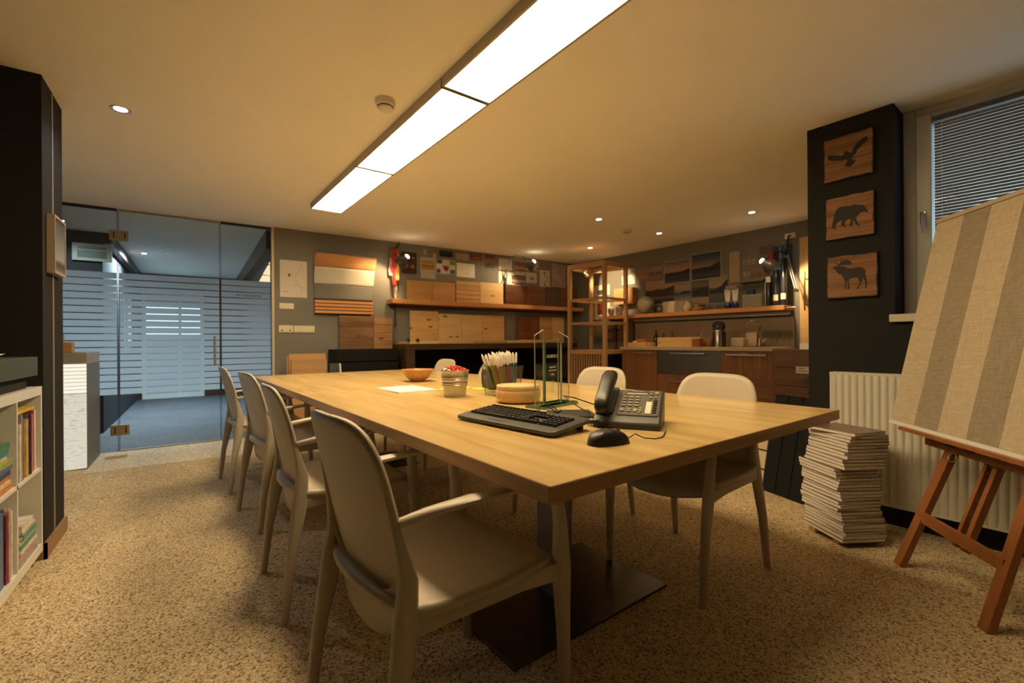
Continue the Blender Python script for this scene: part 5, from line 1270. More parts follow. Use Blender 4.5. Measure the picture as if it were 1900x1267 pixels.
MB().tube([(0, 0.03, 2.13), (0.01, 0.14, 2.16), (0.02, 0.24, 2.13), (0.045, 0.33, 2.07)], 0.008, 8).build('arm', lamp_grey, l1, smooth=60)
lamp_head(l1, (0.085, 0.30, 2.005), (0.50, -0.42, -0.60), bulb_lamp, 18)
l2 = clamp_lamp(3.80, 'grey jointed wall lamp among the pinned sheets', None)
MB().box(-0.02, 0.02, 0, 0.03, 1.86, 1.98).build('wall_mount', black_plastic, l2, bevel=0.004)
MB().tube([(0.06, 0.06, 1.89), (0.03, 0.05, 1.93), (0.0, 0.06, 2.0), (0.02, 0.07, 2.10)], 0.008, 8).build('cable', black_soft, l2, smooth=60)
MB().cyl((0.03, 0.03, 1.95), (-0.01, 0.10, 2.255), 0.006).cyl((0.0, 0.03, 1.95), (-0.04, 0.10, 2.255), 0.006).build('lower_arm', alu, l2, smooth=40)
MB().cyl((-0.02, 0.10, 2.255), (-0.12, 0.33, 2.235), 0.006).cyl((-0.02, 0.10, 2.235), (-0.12, 0.33, 2.215), 0.006).build('upper_arm', alu, l2, smooth=40)
MB().tube([(-0.02, 0.11, 2.27), (-0.06, 0.20, 2.285), (-0.11, 0.31, 2.26), (-0.14, 0.36, 2.21)], 0.003, 6).build('lamp_wire', black_soft, l2, smooth=60)
lamp_head(l2, (-0.16, 0.40, 2.105), (0.42, -0.42, -0.62), bulb_lamp, 16)

# ============================================================ SLIM WOODEN RACK
rk = thing('wooden_rack', 'tall open wooden rack with slatted base in the corner', 'rack', (4.47, 4.26, 0), R(9))
rw, rl, rh = 0.56, 0.645, 2.10
for x in (0, rw - 0.048):
    for y in (0, rl - 0.048):
        MB().box(x, x + 0.048, y, y + 0.048, 0, rh).build('post', oak_z, rk, bevel=0.002)
oak_y = wood('oak along', (0.40, 0.22, 0.10), (0.56, 0.35, 0.17), 'y', 0.5, 16)
def rring(z0_, z1_, nm, inset=0.0):
    MB().box(0.048, rw - 0.048, inset, 0.048 - inset, z0_, z1_).build(nm, oak, rk)
    MB().box(0.048, rw - 0.048, rl - 0.048 + inset, rl - inset, z0_, z1_).build(nm, oak, rk)
    MB().box(inset, 0.048 - inset, 0.048, rl - 0.048, z0_, z1_).build(nm, oak_y, rk)
    MB().box(rw - 0.048 + inset, rw - inset, 0.048, rl - 0.048, z0_, z1_).build(nm, oak_y, rk)
rring(2.035, 2.10, 'top_rail')
rring(1.585, 1.615, 'middle_rail', 0.004)
rring(1.255, 1.285, 'middle_rail', 0.004)
rring(0.845, 0.885, 'base_rail')
rring(0.05, 0.10, 'base_rail')
for z in (1.612, 1.282):
    MB().box(0.01, rw - 0.01, 0.012, rl - 0.012, z, z + 0.008).build('glass_shelf', glass_clear, rk)
MB().box(0.02, rw - 0.02, 0.02, rl - 0.02, 0.886, 0.898).build('base_top', oak, rk)
first = None
for k in range(13):
    y = 0.062 + k * 0.0420
    if first is None: first = MB().box(0.008, 0.030, 0, 0.016, 0.10, 0.845).build('slat', oak_z, rk, loc=(0, y, 0))
    else: clone(first, rk, (0, y, 0))
MB().box(0.032, 0.040, 0.048, rl - 0.048, 0.10, 0.845).build('inner_panel', black_wood, rk)
MB().box(0.048, rw - 0.048, 0.010, 0.024, 0.10, 0.845).build('dark_end_panel', black_wood, rk)
rsp = thing('rack_spotlight', 'small white spotlight clipped inside the wooden rack', 'spotlight', (4.62, 4.78, 1.985))
MB().cyl((0, 0, 0.03), (0.005, 0, 0.05), 0.008).box(-0.03, 0.03, -0.006, 0.006, 0.045, 0.05).build('clip', white_plastic, rsp)
MB().lathe([(0.012, -0.03), (0.022, 0.0), (0.026, 0.04), (0.022, 0.04), (0.016, 0.005)], 18, M=Matrix.Rotation(R(128), 4, 'Y')).build('shade', white_plastic, rsp, smooth=50)
MB().lathe([(0.0, 0.02), (0.018, 0.03), (0.0, 0.036)], 14, M=Matrix.Rotation(R(128), 4, 'Y')).build('bulb', bulb_lamp, rsp, smooth=50)
lg = bpy.data.lights.new('bulb_light', 'SPOT'); lg.energy = 45; lg.color = WARM; lg.spot_size = R(75); lg.spot_blend = 0.5; lg.shadow_soft_size = 0.02
lo_ = bpy.data.objects.new('bulb_light', lg); C.objects.link(lo_); lo_.parent = rsp
lo_.matrix_local = Matrix.Translation((0.05, 0, -0.03)) @ Vector((0, 0, -1)).rotation_difference(Vector((0.92, 0.05, -0.25))).to_matrix().to_4x4()

# ============================================================ KITCHEN WALL
def kthing(name, label, cat, s, d, z, group=None): return thing(name, label, cat, FK.at(s, d, z), FK.rz, group)
# base units
def front(parent, name, s0, s1, z0, z1, c, ribbed=True, hz=None, m=None):
    """a door or drawer front in local axes about c (its s origin)"""
    m = m or cherry
    a, b_ = c - s1 + 0.002, c - s0 - 0.002
    mb = MB().box(a, b_, 0.560, 0.580, z0, z1)
    if ribbed:
        n = max(3, int((b_ - a) / 0.022)); w = (b_ - a) / n
        for k in range(n): mb.box(a + k * w + 0.002, a + (k + 1) * w - 0.002, 0.580, 0.590, z0, z1)
    o = mb.build(name, m, parent)
    if hz is not None:
        h0, h1 = c - hz[1], c - hz[0]; z = hz[2]
        MB().box(h0, h1, 0.612, 0.624, z - 0.008, z + 0.008).box(h0 + 0.01, h0 + 0.022, 0.585, 0.614, z - 0.006, z + 0.006).box(h1 - 0.022, h1 - 0.01, 0.585, 0.614, z - 0.006, z + 0.006).build('handle', steel, o, bevel=0.002)
    return o
u0 = kthing('kitchen_cabinet', 'narrow ribbed cherry cabinet left of the dishwasher', 'cabinet', 1.70, 0, 0, 'kitchen base units')
MB().box(1.70 - 1.964, 1.70 - 1.42, 0.02, 0.560, 0.10, 0.902).build('body', cherry, u0)
front(u0, 'door', 1.42, 1.964, 0.10, 0.895, 1.70, True, (1.60, 1.93, 0.862))
MB().box(1.70 - 1.964, 1.70 - 1.42, 0.05, 0.52, 0, 0.10).build('plinth', black_wood, u0)
u1 = kthing('dishwasher', 'stainless steel dishwasher drawer under the kitchen worktop', 'dishwasher', 2.379, 0, 0)
MB().box(2.379 - 2.788, 2.379 - 1.968, 0.02, 0.560, 0.10, 0.902).build('body', dark_steel, u1)
front(u1, 'steel_front', 1.968, 2.788, 0.612, 0.897, 2.379, False, (2.163, 2.612, 0.866), dark_steel)
front(u1, 'lower_drawer', 1.968, 2.788, 0.10, 0.606, 2.379, True, (2.153, 2.56, 0.530))
MB().box(2.379 - 2.788, 2.379 - 1.968, 0.05, 0.52, 0, 0.10).build('plinth', black_wood, u1)
u2 = kthing('kitchen_cabinet', 'ribbed cherry cabinet under the sink right of the dishwasher', 'cabinet', 3.06, 0, 0, 'kitchen base units')
MB().box(3.06 - 3.330, 3.06 - 2.792, 0.02, 0.560, 0.10, 0.902).build('body', cherry, u2)
front(u2, 'drawer', 2.792, 3.330, 0.10, 0.895, 3.06, True, (2.856, 3.276, 0.860))
MB().box(3.06 - 3.330, 3.06 - 2.792, 0.05, 0.52, 0, 0.10).build('plinth', black_wood, u2)
wt = kthing('worktop', 'beige kitchen worktop running along the right wall', 'worktop', 2.36, 0, 0.9025)
stone = mat('beige worktop', (0.42, 0.33, 0.21), 0.35, var=0.08, vscale=30)
MB().box(2.36 - 3.337, 2.36 - 1.40, 0.0, 0.605, 0, 0.040).build('slab', stone, wt, bevel=0.003)
MB().box(2.36 - 3.32, 2.36 - 1.20, 0.0005, 0.014, 0.0405, 0.372).build('backsplash', mat('beige backsplash', (0.36, 0.27, 0.18), 0.4, var=0.08, vscale=5), wt)
# pine door at the far right end of the kitchen wall
kd = struct('door_3', MB().box(-4.25, -3.386, 0.002, 0.045, 0.0, 2.125, M=MK), pine_z, label='tall pine door behind the pillar at the end of the kitchen wall')
MB().cyl(FK.at(3.45, 0.095, 1.33), FK.at(3.45, 0.095, 1.74), 0.008).cyl(FK.at(3.45, 0.045, 1.40), FK.at(3.45, 0.095, 1.40), 0.006).cyl(FK.at(3.45, 0.045, 1.67), FK.at(3.45, 0.095, 1.67), 0.006).build('handle', dark_steel, kd, smooth=40)
MB().box(-4.25, -3.386, 0.046, 0.060, 0.0, 0.98, M=MK).build('kick_panel', white_paint, kd)

# orange wall shelf with a metal rail
ks = kthing('wall_shelf', 'orange larch shelf on the kitchen wall full of small things', 'shelf', 2.0, 0, 0)
MB().box(2.0 - 3.31, 2.0 - 0.72, 0, 0.25, 1.342, 1.392).build('board', shelf_wood, ks, bevel=0.002)
MB().box(2.0 - 3.29, 2.0 - 1.24, 0.02, 0.10, 1.296, 1.334).build('light_rail', alu, ks)
MB().cyl((2.0 - 3.40, 0.20, 1.366), (2.0 - 3.31, 0.20, 1.366), 0.005).build('end_pin', dark_steel, ks)
ZS = 1.3925
def kitem(mb, m, name, label, cat, s, d, z=ZS, group=None, smooth=None, bevel=0, rz=0):
    o = mb.build(name, m, smooth=smooth, bevel=bevel); o.location = FK.at(s, d, z); o.rotation_euler = (0, 0, FK.rz + R(rz)); return tag(o, label, cat, group)
gt = kthing('stone_globe', 'grey mottled globe on the kitchen shelf beside the rack', 'globe', 1.47, 0.12, ZS)
MB().lathe([(0.0, 0.0), (0.05, 0.0), (0.052, 0.008), (0.03, 0.016), (0.0, 0.02)], 20).build('base', dark_steel, gt, smooth=50)
MB().lathe([(0.118 * math.sin(math.pi * i / 16), 0.132 - 0.118 * math.cos(math.pi * i / 16)) for i in range(17)], 28).build('ball', mat('mottled grey stone', (0.30, 0.28, 0.21), 0.6, var=0.5, vscale=9), gt, smooth=60)
kitem(MB().lathe([(0.0, 0.0), (0.03, 0.0), (0.042, 0.022), (0.046, 0.045), (0.042, 0.045), (0.036, 0.02), (0.0, 0.010)], 22), mat('green glaze', (0.03, 0.11, 0.07), 0.2), 'glazed_bowl', 'small dark green bowl beside the grey globe', 'bowl', 1.638, 0.20, smooth=60)
gc = kthing('glass_cube', 'clear glass cube ornament on the kitchen shelf', 'ornament', 1.735, 0.20, ZS)
MB().box(-0.042, 0.042, -0.042, 0.042, 0.0, 0.10).build('cube', pane('smoky glass', (0.75, 0.74, 0.68), 0.02), gc, bevel=0.003)
MB().lathe([(0.0, 0.03), (0.014, 0.04), (0.018, 0.055), (0.010, 0.07), (0.0, 0.074)], 12).build('inclusion', mat('cream inclusion', (0.6, 0.52, 0.36), 0.5), gc, smooth=60)
for k, (s, w, h_, c, lab) in enumerate(((1.79, 0.09, 0.155, (0.45, 0.36, 0.25), 'tan card leaning on the kitchen shelf'), (1.88, 0.10, 0.155, (0.66, 0.57, 0.42), 'cream card leaning on the kitchen shelf'), (1.995, 0.13, 0.15, (0.28, 0.25, 0.19), 'grey card leaning on the kitchen shelf'))):
    o = MB().box(-w / 2, w / 2, 0, 0.006, 0, h_).build('display_card', mat('card %d' % k, c, 0.7)); o.location = FK.at(s, 0.15, ZS); o.rotation_euler = (R(12), 0, FK.rz); tag(o, lab, 'card', 'cards on the kitchen shelf')
kitem(MB().lathe([(0.0, 0.004), (0.035, 0.0), (0.052, 0.03), (0.055, 0.06), (0.042, 0.095), (0.036, 0.115), (0.045, 0.14), (0.042, 0.14), (0.032, 0.115), (0.0, 0.10)], 26), mat('pale glass jug', (0.52, 0.46, 0.34), 0.15, var=0.2), 'round_jug', 'pale round jug on the kitchen shelf', 'jug', 2.118, 0.14, smooth=60)
kitem(MB().lathe([(0.0, 0.0), (0.06, 0.0), (0.088, 0.03), (0.092, 0.075), (0.086, 0.075), (0.08, 0.03), (0.0, 0.01)], 28), mat('hammered brass', (0.50, 0.40, 0.24), 0.25, 0.9, var=0.2, vscale=20), 'metal_bowl', 'shiny metal bowl on the kitchen shelf', 'bowl', 2.265, 0.14, smooth=60)
gmesh = MB().lathe([(0.0, 0.004), (0.020, 0.0), (0.026, 0.012), (0.028, 0.07), (0.0265, 0.07), (0.0245, 0.014), (0.0, 0.010)], 18).mesh('small_glass', glass_thin, 60)
for k in range(4):
    o = bpy.data.objects.new('small_glass', gmesh); C.objects.link(o); o.location = FK.at(2.395 + 0.060 * k, 0.15 + 0.02 * (k % 2), ZS); tag(o, 'small clear glass, %s from the metal bowl on the kitchen shelf' % ORD[k], 'glass', 'small glasses on the kitchen shelf')
cob = mat('cobalt glaze', (0.012, 0.03, 0.16), 0.12)
for k, (s, lab) in enumerate(((2.648, 'cobalt blue ball vase holding white sticks, left one'), (2.738, 'cobalt blue ball vase holding white sticks, right one'))):
    t = kthing('ball_vase', lab, 'vase', s, 0.15, ZS, 'blue ball vases')
    MB().lathe([(0.0, 0.0), (0.025, 0.0), (0.042, 0.022), (0.042, 0.05), (0.026, 0.075), (0.022, 0.085), (0.018, 0.085), (0.0, 0.03)], 22).build('vase', cob, t, smooth=60)
    for i in range(4):
        a = i * 0.021 - 0.0315
        MB().cyl((a * 0.4, 0, 0.03), (a, 0.0, 0.235), 0.0075, n=8).build('white_stick', tipm, t, smooth=40)
kitem(MB().box(-0.07, 0.07, 0, 0.05, 0, 0.04), mat('mauve packet', (0.26, 0.20, 0.17), 0.6), 'small_packet', 'small mauve packet lying on top of the white sticks', 'packet', 2.70, 0.12, ZS + 0.236, bevel=0.003)
kb2 = kthing('framed_box', 'pale green framed box standing on the kitchen shelf', 'box', 2.912, 0.02, ZS)
MB().box(-0.11, 0.11, 0, 0.10, 0, 0.155).build('body', mat('pale green box', (0.36, 0.34, 0.24), 0.6), kb2, bevel=0.003)
MB().box(-0.105, 0.105, 0.10, 0.106, 0.015, 0.14).build('panel', mat('green grey panel', (0.25, 0.24, 0.17), 0.6), kb2)
kitem(MB().box(-0.02, 0.02, 0, 0.03, 0, 0.30), white_paint, 'white_post', 'narrow white block left of the black tubes', 'block', 3.048, 0.02, bevel=0.003)
for k, (s, h_, lz, lab) in enumerate(((3.108, 0.345, 0.27, 'black tube with the label near its top, on the kitchen shelf'), (3.184, 0.40, 0.06, 'middle black tube with a low white label on the kitchen shelf'), (3.262, 0.52, 0.07, 'tallest black tube with a low white label on the kitchen shelf'))):
    t = kthing('black_tube', lab, 'tube', s, 0.13, ZS, 'black tubes on the kitchen shelf')
    r = 0.033
    MB().lathe([(0.0, 0.0), (r, 0.0), (r, h_ - 0.012), (r * 0.94, h_), (0.0, h_)], 26).build('body', mat('gloss black tube', (0.02, 0.022, 0.028), 0.15), t, smooth=50)
    m = MB()
    for i in range(9):
        a0 = R(40 + 100 * i / 9); a1 = R(40 + 100 * (i + 1) / 9); q = r + 0.0006
        m.add([(q * math.cos(a0), q * math.sin(a0), lz), (q * math.cos(a1), q * math.sin(a1), lz), (q * math.cos(a1), q * math.sin(a1), lz + 0.065), (q * math.cos(a0), q * math.sin(a0), lz + 0.065)], [(0, 1, 2, 3)])
    m.build('paper_label', mat('bright label', (0.80, 0.74, 0.62), 0.6), t)
kitem(MB().box(-0.14, 0.14, 0, 0.12, 0, 0.018).box(-0.14, 0.14, 0, 0.012, -0.05, 0.0), mat('grey green ledge', (0.16, 0.155, 0.115), 0.5), 'small_ledge', 'small grey ledge on the wall above the framed box', 'shelf', 2.90, 0.0005, 1.695, bevel=0.002)
kitem(MB().box(-0.04, 0.04, 0, 0.05, 0, 0.06), mat('navy box', (0.02, 0.03, 0.07), 0.5), 'navy_box', 'small navy box on top of the framed box', 'box', 2.875, 0.03, ZS + 0.1555, bevel=0.003)

# photos on the kitchen wall
GK = 'photos on the kitchen wall'
def sunset(n, a): return picture('sunset %s' % n, a, amp=0.06, nscale=2.6)
sheet(FK, 1.244, 1.436, 1.866, 2.083, picture('autumn wood', [(0.0, (0.22, 0.13, 0.11)), (0.3, (0.36, 0.24, 0.20)), (0.55, (0.34, 0.16, 0.09)), (0.8, (0.26, 0.22, 0.21)), (1.0, (0.16, 0.14, 0.15))], amp=0.3, nscale=6), 'photo_print', 'small autumn tree photo beside the rack', 'photo', GK)
sheet(FK, 1.452, 1.640, 1.856, 2.098, picture('pink glow', [(0.0, (0.20, 0.10, 0.09)), (0.25, (0.32, 0.18, 0.16)), (0.45, (0.10, 0.07, 0.08)), (0.7, (0.34, 0.26, 0.27)), (1.0, (0.14, 0.09, 0.10))], amp=0.2, nscale=4), 'photo_print', 'small pinkish photo right of the autumn trees', 'photo', GK)
hill_dark = mat('dark hill print', (0.010, 0.009, 0.011), 0.5)
white_rim = mat('white photo border', (0.40, 0.37, 0.34), 0.6)
def bordered(s0, s1, z0_, z1_, m, label, hill=(), hm=None):
    o = sheet(FK, s0, s1, z0_, z1_, white_rim, 'photo_print', label, 'photo', GK, d=0.004, th=0.0034, parts=tuple(('hill_silhouette', hm, [h]) for h in hill))
    w = s1 - s0; h = z1_ - z0_
    MB().box(-w / 2 + 0.010, w / 2 - 0.010, 0.0032, 0.0037, -h / 2 + 0.010, h / 2 - 0.010).build('image', m, o)
bordered(1.692, 2.085, 1.792, 2.100, sunset('a', [(0.0, (0.12, 0.045, 0.012)), (0.12, (0.05, 0.03, 0.03)), (0.22, (0.015, 0.035, 0.05)), (0.40, (0.03, 0.05, 0.06)), (0.46, (0.012, 0.010, 0.012)), (0.52, (0.42, 0.22, 0.14)), (0.72, (0.36, 0.24, 0.20)), (1.0, (0.10, 0.08, 0.10))]), 'large photo of a glowing sunset over water', ([(0.035, 0.46), (0.035, 0.36), (0.97, 0.36), (0.97, 0.60), (0.80, 0.53), (0.62, 0.47), (0.35, 0.44)],), hill_dark)
bordered(2.092, 2.500, 1.800, 2.142, sunset('b', [(0.0, (0.010, 0.014, 0.022)), (0.15, (0.05, 0.05, 0.065)), (0.28, (0.02, 0.02, 0.024)), (0.42, (0.012, 0.010, 0.010)), (0.47, (0.32, 0.17, 0.10)), (0.62, (0.16, 0.14, 0.16)), (0.82, (0.03, 0.06, 0.11)), (1.0, (0.012, 0.03, 0.06))]), 'large photo of dark hills under a blue evening sky', ([(0.03, 0.42), (0.03, 0.30), (0.97, 0.30), (0.97, 0.62), (0.85, 0.56), (0.72, 0.50), (0.60, 0.44), (0.40, 0.40), (0.20, 0.39)],), hill_dark)
sheet(FK, 1.385, 1.840, 1.540, 1.860, sunset('c', [(0.0, (0.02, 0.02, 0.03)), (0.18, (0.05, 0.035, 0.03)), (0.24, (0.20, 0.10, 0.08)), (0.32, (0.05, 0.03, 0.026)), (0.52, (0.045, 0.028, 0.024)), (0.58, (0.36, 0.25, 0.15)), (1.0, (0.38, 0.30, 0.20))]), 'photo_print', 'wide photo of a lakeside village below an orange sky', 'photo', GK, d=0.0012, parts=(('hill_silhouette', mat('brown hill print', (0.035, 0.02, 0.016), 0.5), [[(0.0, 0.62), (0.0, 0.30), (1.0, 0.30), (1.0, 0.72), (0.85, 0.66), (0.6, 0.60), (0.45, 0.64), (0.2, 0.58)]]),))
sheet(FK, 1.848, 2.083, 1.520, 1.785, sunset('d', [(0.0, (0.34, 0.26, 0.18)), (0.2, (0.24, 0.19, 0.15)), (0.35, (0.10, 0.13, 0.14)), (0.50, (0.02, 0.035, 0.04)), (0.58, (0.20, 0.15, 0.12)), (0.8, (0.32, 0.24, 0.16)), (1.0, (0.22, 0.19, 0.15))]), 'photo_print', 'photo of a small island at dusk', 'photo', GK, parts=(('island_silhouette', hill_dark, [[(0.38, 0.50), (0.42, 0.44), (1.0, 0.48), (1.0, 0.58), (0.8, 0.57), (0.6, 0.60), (0.46, 0.56)]]),))
sheet(FK, 2.098, 2.330, 1.500, 1.792, sunset('e', [(0.0, (0.30, 0.23, 0.16)), (0.24, (0.26, 0.20, 0.14)), (0.30, (0.05, 0.03, 0.03)), (0.45, (0.025, 0.025, 0.022)), (0.68, (0.045, 0.04, 0.032)), (0.74, (0.14, 0.11, 0.09)), (1.0, (0.11, 0.09, 0.08))]), 'photo_print', 'photo of a dark hillside with a pale beach', 'photo', GK, parts=(('hill_silhouette', hill_dark, [[(0.0, 0.52), (0.0, 0.34), (0.5, 0.36), (1.0, 0.24), (1.0, 0.74), (0.6, 0.64), (0.3, 0.60)]]),))
sheet(FK, 2.337, 2.575, 1.495, 1.835, sunset('f', [(0.0, (0.05, 0.07, 0.07)), (0.28, (0.08, 0.10, 0.095)), (0.34, (0.05, 0.025, 0.018)), (0.48, (0.025, 0.022, 0.018)), (0.58, (0.34, 0.25, 0.16)), (1.0, (0.26, 0.22, 0.17))]), 'photo_print', 'photo of a lit hillside town reflected in water', 'photo', GK, d=0.0026, parts=(('hill_silhouette', hill_dark, [[(0.0, 0.50), (0.0, 0.36), (1.0, 0.36), (1.0, 0.82), (0.82, 0.72), (0.68, 0.60), (0.45, 0.52), (0.2, 0.44)]]),))
sheet(FK, 2.525, 2.605, 1.86, 2.10, mat('grey strip paper', (0.22, 0.19, 0.15), 0.7), 'paper_note', 'narrow grey sheet beside the evening sky photo', 'paper', GK)
sheet(FK, 2.60, 2.725, 1.725, 2.092, mat('cream poster', (0.46, 0.37, 0.24), 0.7), 'poster', 'blank cream poster on the kitchen wall', 'poster', GK, d=0.003)
sheet(FK, 2.744, 2.940, 1.700, 2.010, mat('grey leaflet', (0.24, 0.20, 0.165), 0.7), 'poster', 'grey leaflet with two rows of small cups', 'poster', GK, parts=(('each_printed_cup', mat('cup print', (0.40, 0.33, 0.25), 0.6), [(0.10 + 0.28 * i, 0.70, 0.30 + 0.28 * i, 0.88) for i in range(3)] + [(0.10 + 0.28 * i, 0.26, 0.30 + 0.28 * i, 0.44) for i in range(2)]), ('each_cup_shadow', ink, [(0.20 + 0.28 * i, 0.73, 0.27 + 0.28 * i, 0.80) for i in range(3)])))
sheet(FK, 2.842, 3.050, 1.702, 1.902, picture('brown drawing', [(0.0, (0.30, 0.22, 0.17)), (0.4, (0.18, 0.10, 0.08)), (0.6, (0.30, 0.20, 0.15)), (1.0, (0.22, 0.15, 0.12))], amp=0.3, nscale=5), 'photo_print', 'brownish print overlapping the grey leaflet', 'photo', GK, d=0.004)
sheet(FK, 2.955, 3.110, 1.870, 2.105, picture('dusk', [(0.0, (0.03, 0.04, 0.045)), (0.35, (0.06, 0.07, 0.07)), (0.45, (0.20, 0.18, 0.16)), (0.6, (0.14, 0.12, 0.13)), (1.0, (0.12, 0.10, 0.13))], amp=0.05), 'photo_print', 'grey dusk photo behind the red cap', 'photo', GK)
bx = sheet(FK, 3.112, 3.300, 1.795, 2.080, picture('blue bottles', [(0.0, (0.30, 0.42, 0.52)), (0.18, (0.06, 0.16, 0.34)), (0.5, (0.03, 0.08, 0.20)), (1.0, (0.03, 0.05, 0.10))], amp=0.12, nscale=4), 'poster', 'blue poster with white light streaks beside the swing arm lamp', 'poster', GK, parts=(('each_light_streak', mat('pale streak', (0.40, 0.46, 0.52), 0.5), [[(0.28, 0.98), (0.32, 0.98), (0.40, 0.2), (0.34, 0.2)], [(0.60, 0.98), (0.63, 0.98), (0.74, 0.3), (0.69, 0.3)]]),))
# corner part of the kitchen wall seen through the rack
sheet(FK, 0.42, 0.74, 1.73, 1.90, mat('white mount board', (0.70, 0.66, 0.58), 0.6), 'framed_photo', 'white mounted green photo, upper one in the corner behind the rack', 'photo', GK, d=0.002, th=0.012, parts=(('image', mat('green image', (0.06, 0.10, 0.04), 0.5, var=0.5, vscale=30), [(0.24, 0.10, 0.78, 0.55)]),))
sheet(FK, 0.42, 0.74, 1.36, 1.71, mat('white mount board', (0.70, 0.66, 0.58), 0.6), 'framed_photo', 'white mounted red photo, lower one in the corner behind the rack', 'photo', GK, d=0.002, th=0.012, parts=(('image', mat('red image', (0.14, 0.015, 0.012), 0.5, var=0.6, vscale=30), [(0.22, 0.22, 0.80, 0.80)]),))
sheet(FK, 0.96, 1.20, 1.86, 2.12, picture('bright disc', [(0.0, (0.75, 0.72, 0.66)), (0.45, (0.72, 0.70, 0.65)), (0.6, (0.16, 0.16, 0.15)), (0.8, (0.36, 0.34, 0.31)), (1.0, (0.05, 0.05, 0.05))], amp=0.15, nscale=3), 'poster', 'poster with a bright white disc behind the rack', 'poster', GK)
kc = kthing('ribbed_wood_box', 'orange ribbed wooden box behind the rack on the kitchen shelf', 'box', 1.06, 0.001, 1.565)
for k in range(12): MB().box(0.17 - 0.0283 * (k + 1) + 0.002, 0.17 - 0.0283 * k, 0.0, 0.10, 0, 0.235).build('rib', shelf_wood, kc)
for k, (s, lab) in enumerate(((0.90, 'white ceramic head on the shelf behind the rack, left one'), (1.05, 'white ceramic pot on the shelf behind the rack, right one'))):
    kitem(MB().lathe([(0.0, 0.0), (0.03, 0.0), (0.036, 0.02), (0.05, 0.06), (0.052, 0.10), (0.035, 0.135), (0.0, 0.145)] if k == 0 else [(0.0, 0.0), (0.046, 0.0), (0.052, 0.03), (0.05, 0.11), (0.042, 0.135), (0.04, 0.13), (0.0, 0.02)], 20), mat('ivory ceramic', (0.60, 0.55, 0.44), 0.3, var=0.25, vscale=40), 'ceramic_ornament', lab, 'ornament', s, 0.18, smooth=60)
for k in range(3):
    kitem(MB().box(-0.03, 0.03, 0, 0.02, 0, 0.44), cherry, 'upright_board', ['dark cherry upright behind the rack, left one', 'dark cherry upright behind the rack, middle one', 'dark cherry upright behind the rack, right one'][k], 'board', 0.84 + 0.16 * k, 0.03, 0.90, 'uprights under the shelf end')
kitem(MB().box(-0.34, 0.34, 0, 0.235, 0, 0.895), black_wood, 'dark_cabinet', 'dark low cabinet in the corner behind the rack', 'cabinet', 0.98, 0.02, 0.0, bevel=0.003)

# swing arm lamp
sl_ = kthing('swing_arm_lamp', 'swing arm lamp with round shade on the kitchen wall', 'lamp', 3.28, 0, 0, 'grey wall lamps with round shades')
MB().box(-0.055, 0.055, 0, 0.012, 2.140, 2.200).build('wall_plate', white_plastic, sl_, bevel=0.003)
MB().tube([(0.0, 0.012, 2.17), (0.0, 0.05, 2.16), (0.01, 0.055, 2.06), (0.02, 0.07, 1.99)], 0.010, 8).build('stem', black_plastic, sl_, smooth=60)
MB().cyl((0.02, 0.07, 1.995), (0.02, 0.07, 1.945), 0.018).build('joint', black_plastic, sl_, smooth=40)
MB().cyl((0.024, 0.07, 1.955), (-0.095, 0.14, 1.56), 0.006).cyl((0.002, 0.07, 1.955), (-0.117, 0.14, 1.56), 0.006).build('swing_arm', alu, sl_, smooth=40)
MB().cyl((-0.106, 0.125, 1.55), (-0.106, 0.165, 1.55), 0.020).build('elbow', black_plastic, sl_, smooth=40)
MB().tube([(0.02, 0.085, 1.97), (0.04, 0.18, 1.985), (0.055, 0.28, 1.95), (0.055, 0.33, 1.90)], 0.006, 8).build('head_arm', black_plastic, sl_, smooth=60)
lamp_head(sl_, (0.058, 0.38, 1.805), (-0.60, -0.36, -0.58), bulb_lamp, 24, 0.080)
rcap = kthing('red_funnel', 'small red funnel hanging above the lamp shade', 'ornament', 3.115, 0.02, 1.905)
MB().lathe([(0.0, 0.14), (0.006, 0.135), (0.012, 0.10), (0.022, 0.085), (0.032, 0.04), (0.045, 0.0), (0.04, 0.0), (0.02, 0.06)], 20, c=(0, 0.05, 0)).build('funnel', mat('red enamel', (0.40, 0.02, 0.02), 0.35), rcap, smooth=50)
MB().cyl((0, 0.0, 0.12), (0, 0.05, 0.125), 0.004).build('hook', dark_steel, rcap)

# things on the worktop
ZW = 0.943
wbx = kthing('wooden_crate', 'long pale pine crate on the kitchen worktop', 'crate', 2.125, 0.22, ZW)
for a in ((-0.30, 0.30, 0.14, 0.152), (-0.30, 0.30, 0.0, 0.012)):
    MB().box(a[0], a[1], a[2], a[3], 0, 0.118).build('long_side', pine, wbx, bevel=0.002)
for x in (-0.30, 0.288): MB().box(x, x + 0.012, 0.012, 0.14, 0, 0.118).build('short_side', pine, wbx)
MB().box(-0.288, 0.288, 0.012, 0.14, 0.0, 0.010).build('bottom', pine, wbx)
kitem(MB().lathe([(0.0, 0.0), (0.045, 0.0), (0.055, 0.02), (0.055, 0.075), (0.045, 0.09), (0.0, 0.09)], 22), mat('terracotta', (0.30, 0.11, 0.045), 0.5), 'terracotta_pot', 'small terracotta pot right of the pine crate', 'pot', 2.50, 0.30, ZW, smooth=50)
kitem(MB().box(-0.05, 0.05, 0, 0.08, 0, 0.10), mat('red brown tin', (0.30, 0.09, 0.04), 0.4), 'red_tin', 'red brown tin beside the pine crate end', 'tin', 2.415, 0.385, ZW, bevel=0.004)
kitem(MB().box(-0.15, 0.15, 0, 0.20, 0, 0.055), pine, 'low_wooden_box', 'low wooden box on the worktop next to the rack', 'box', 1.60, 0.30, ZW, bevel=0.003)
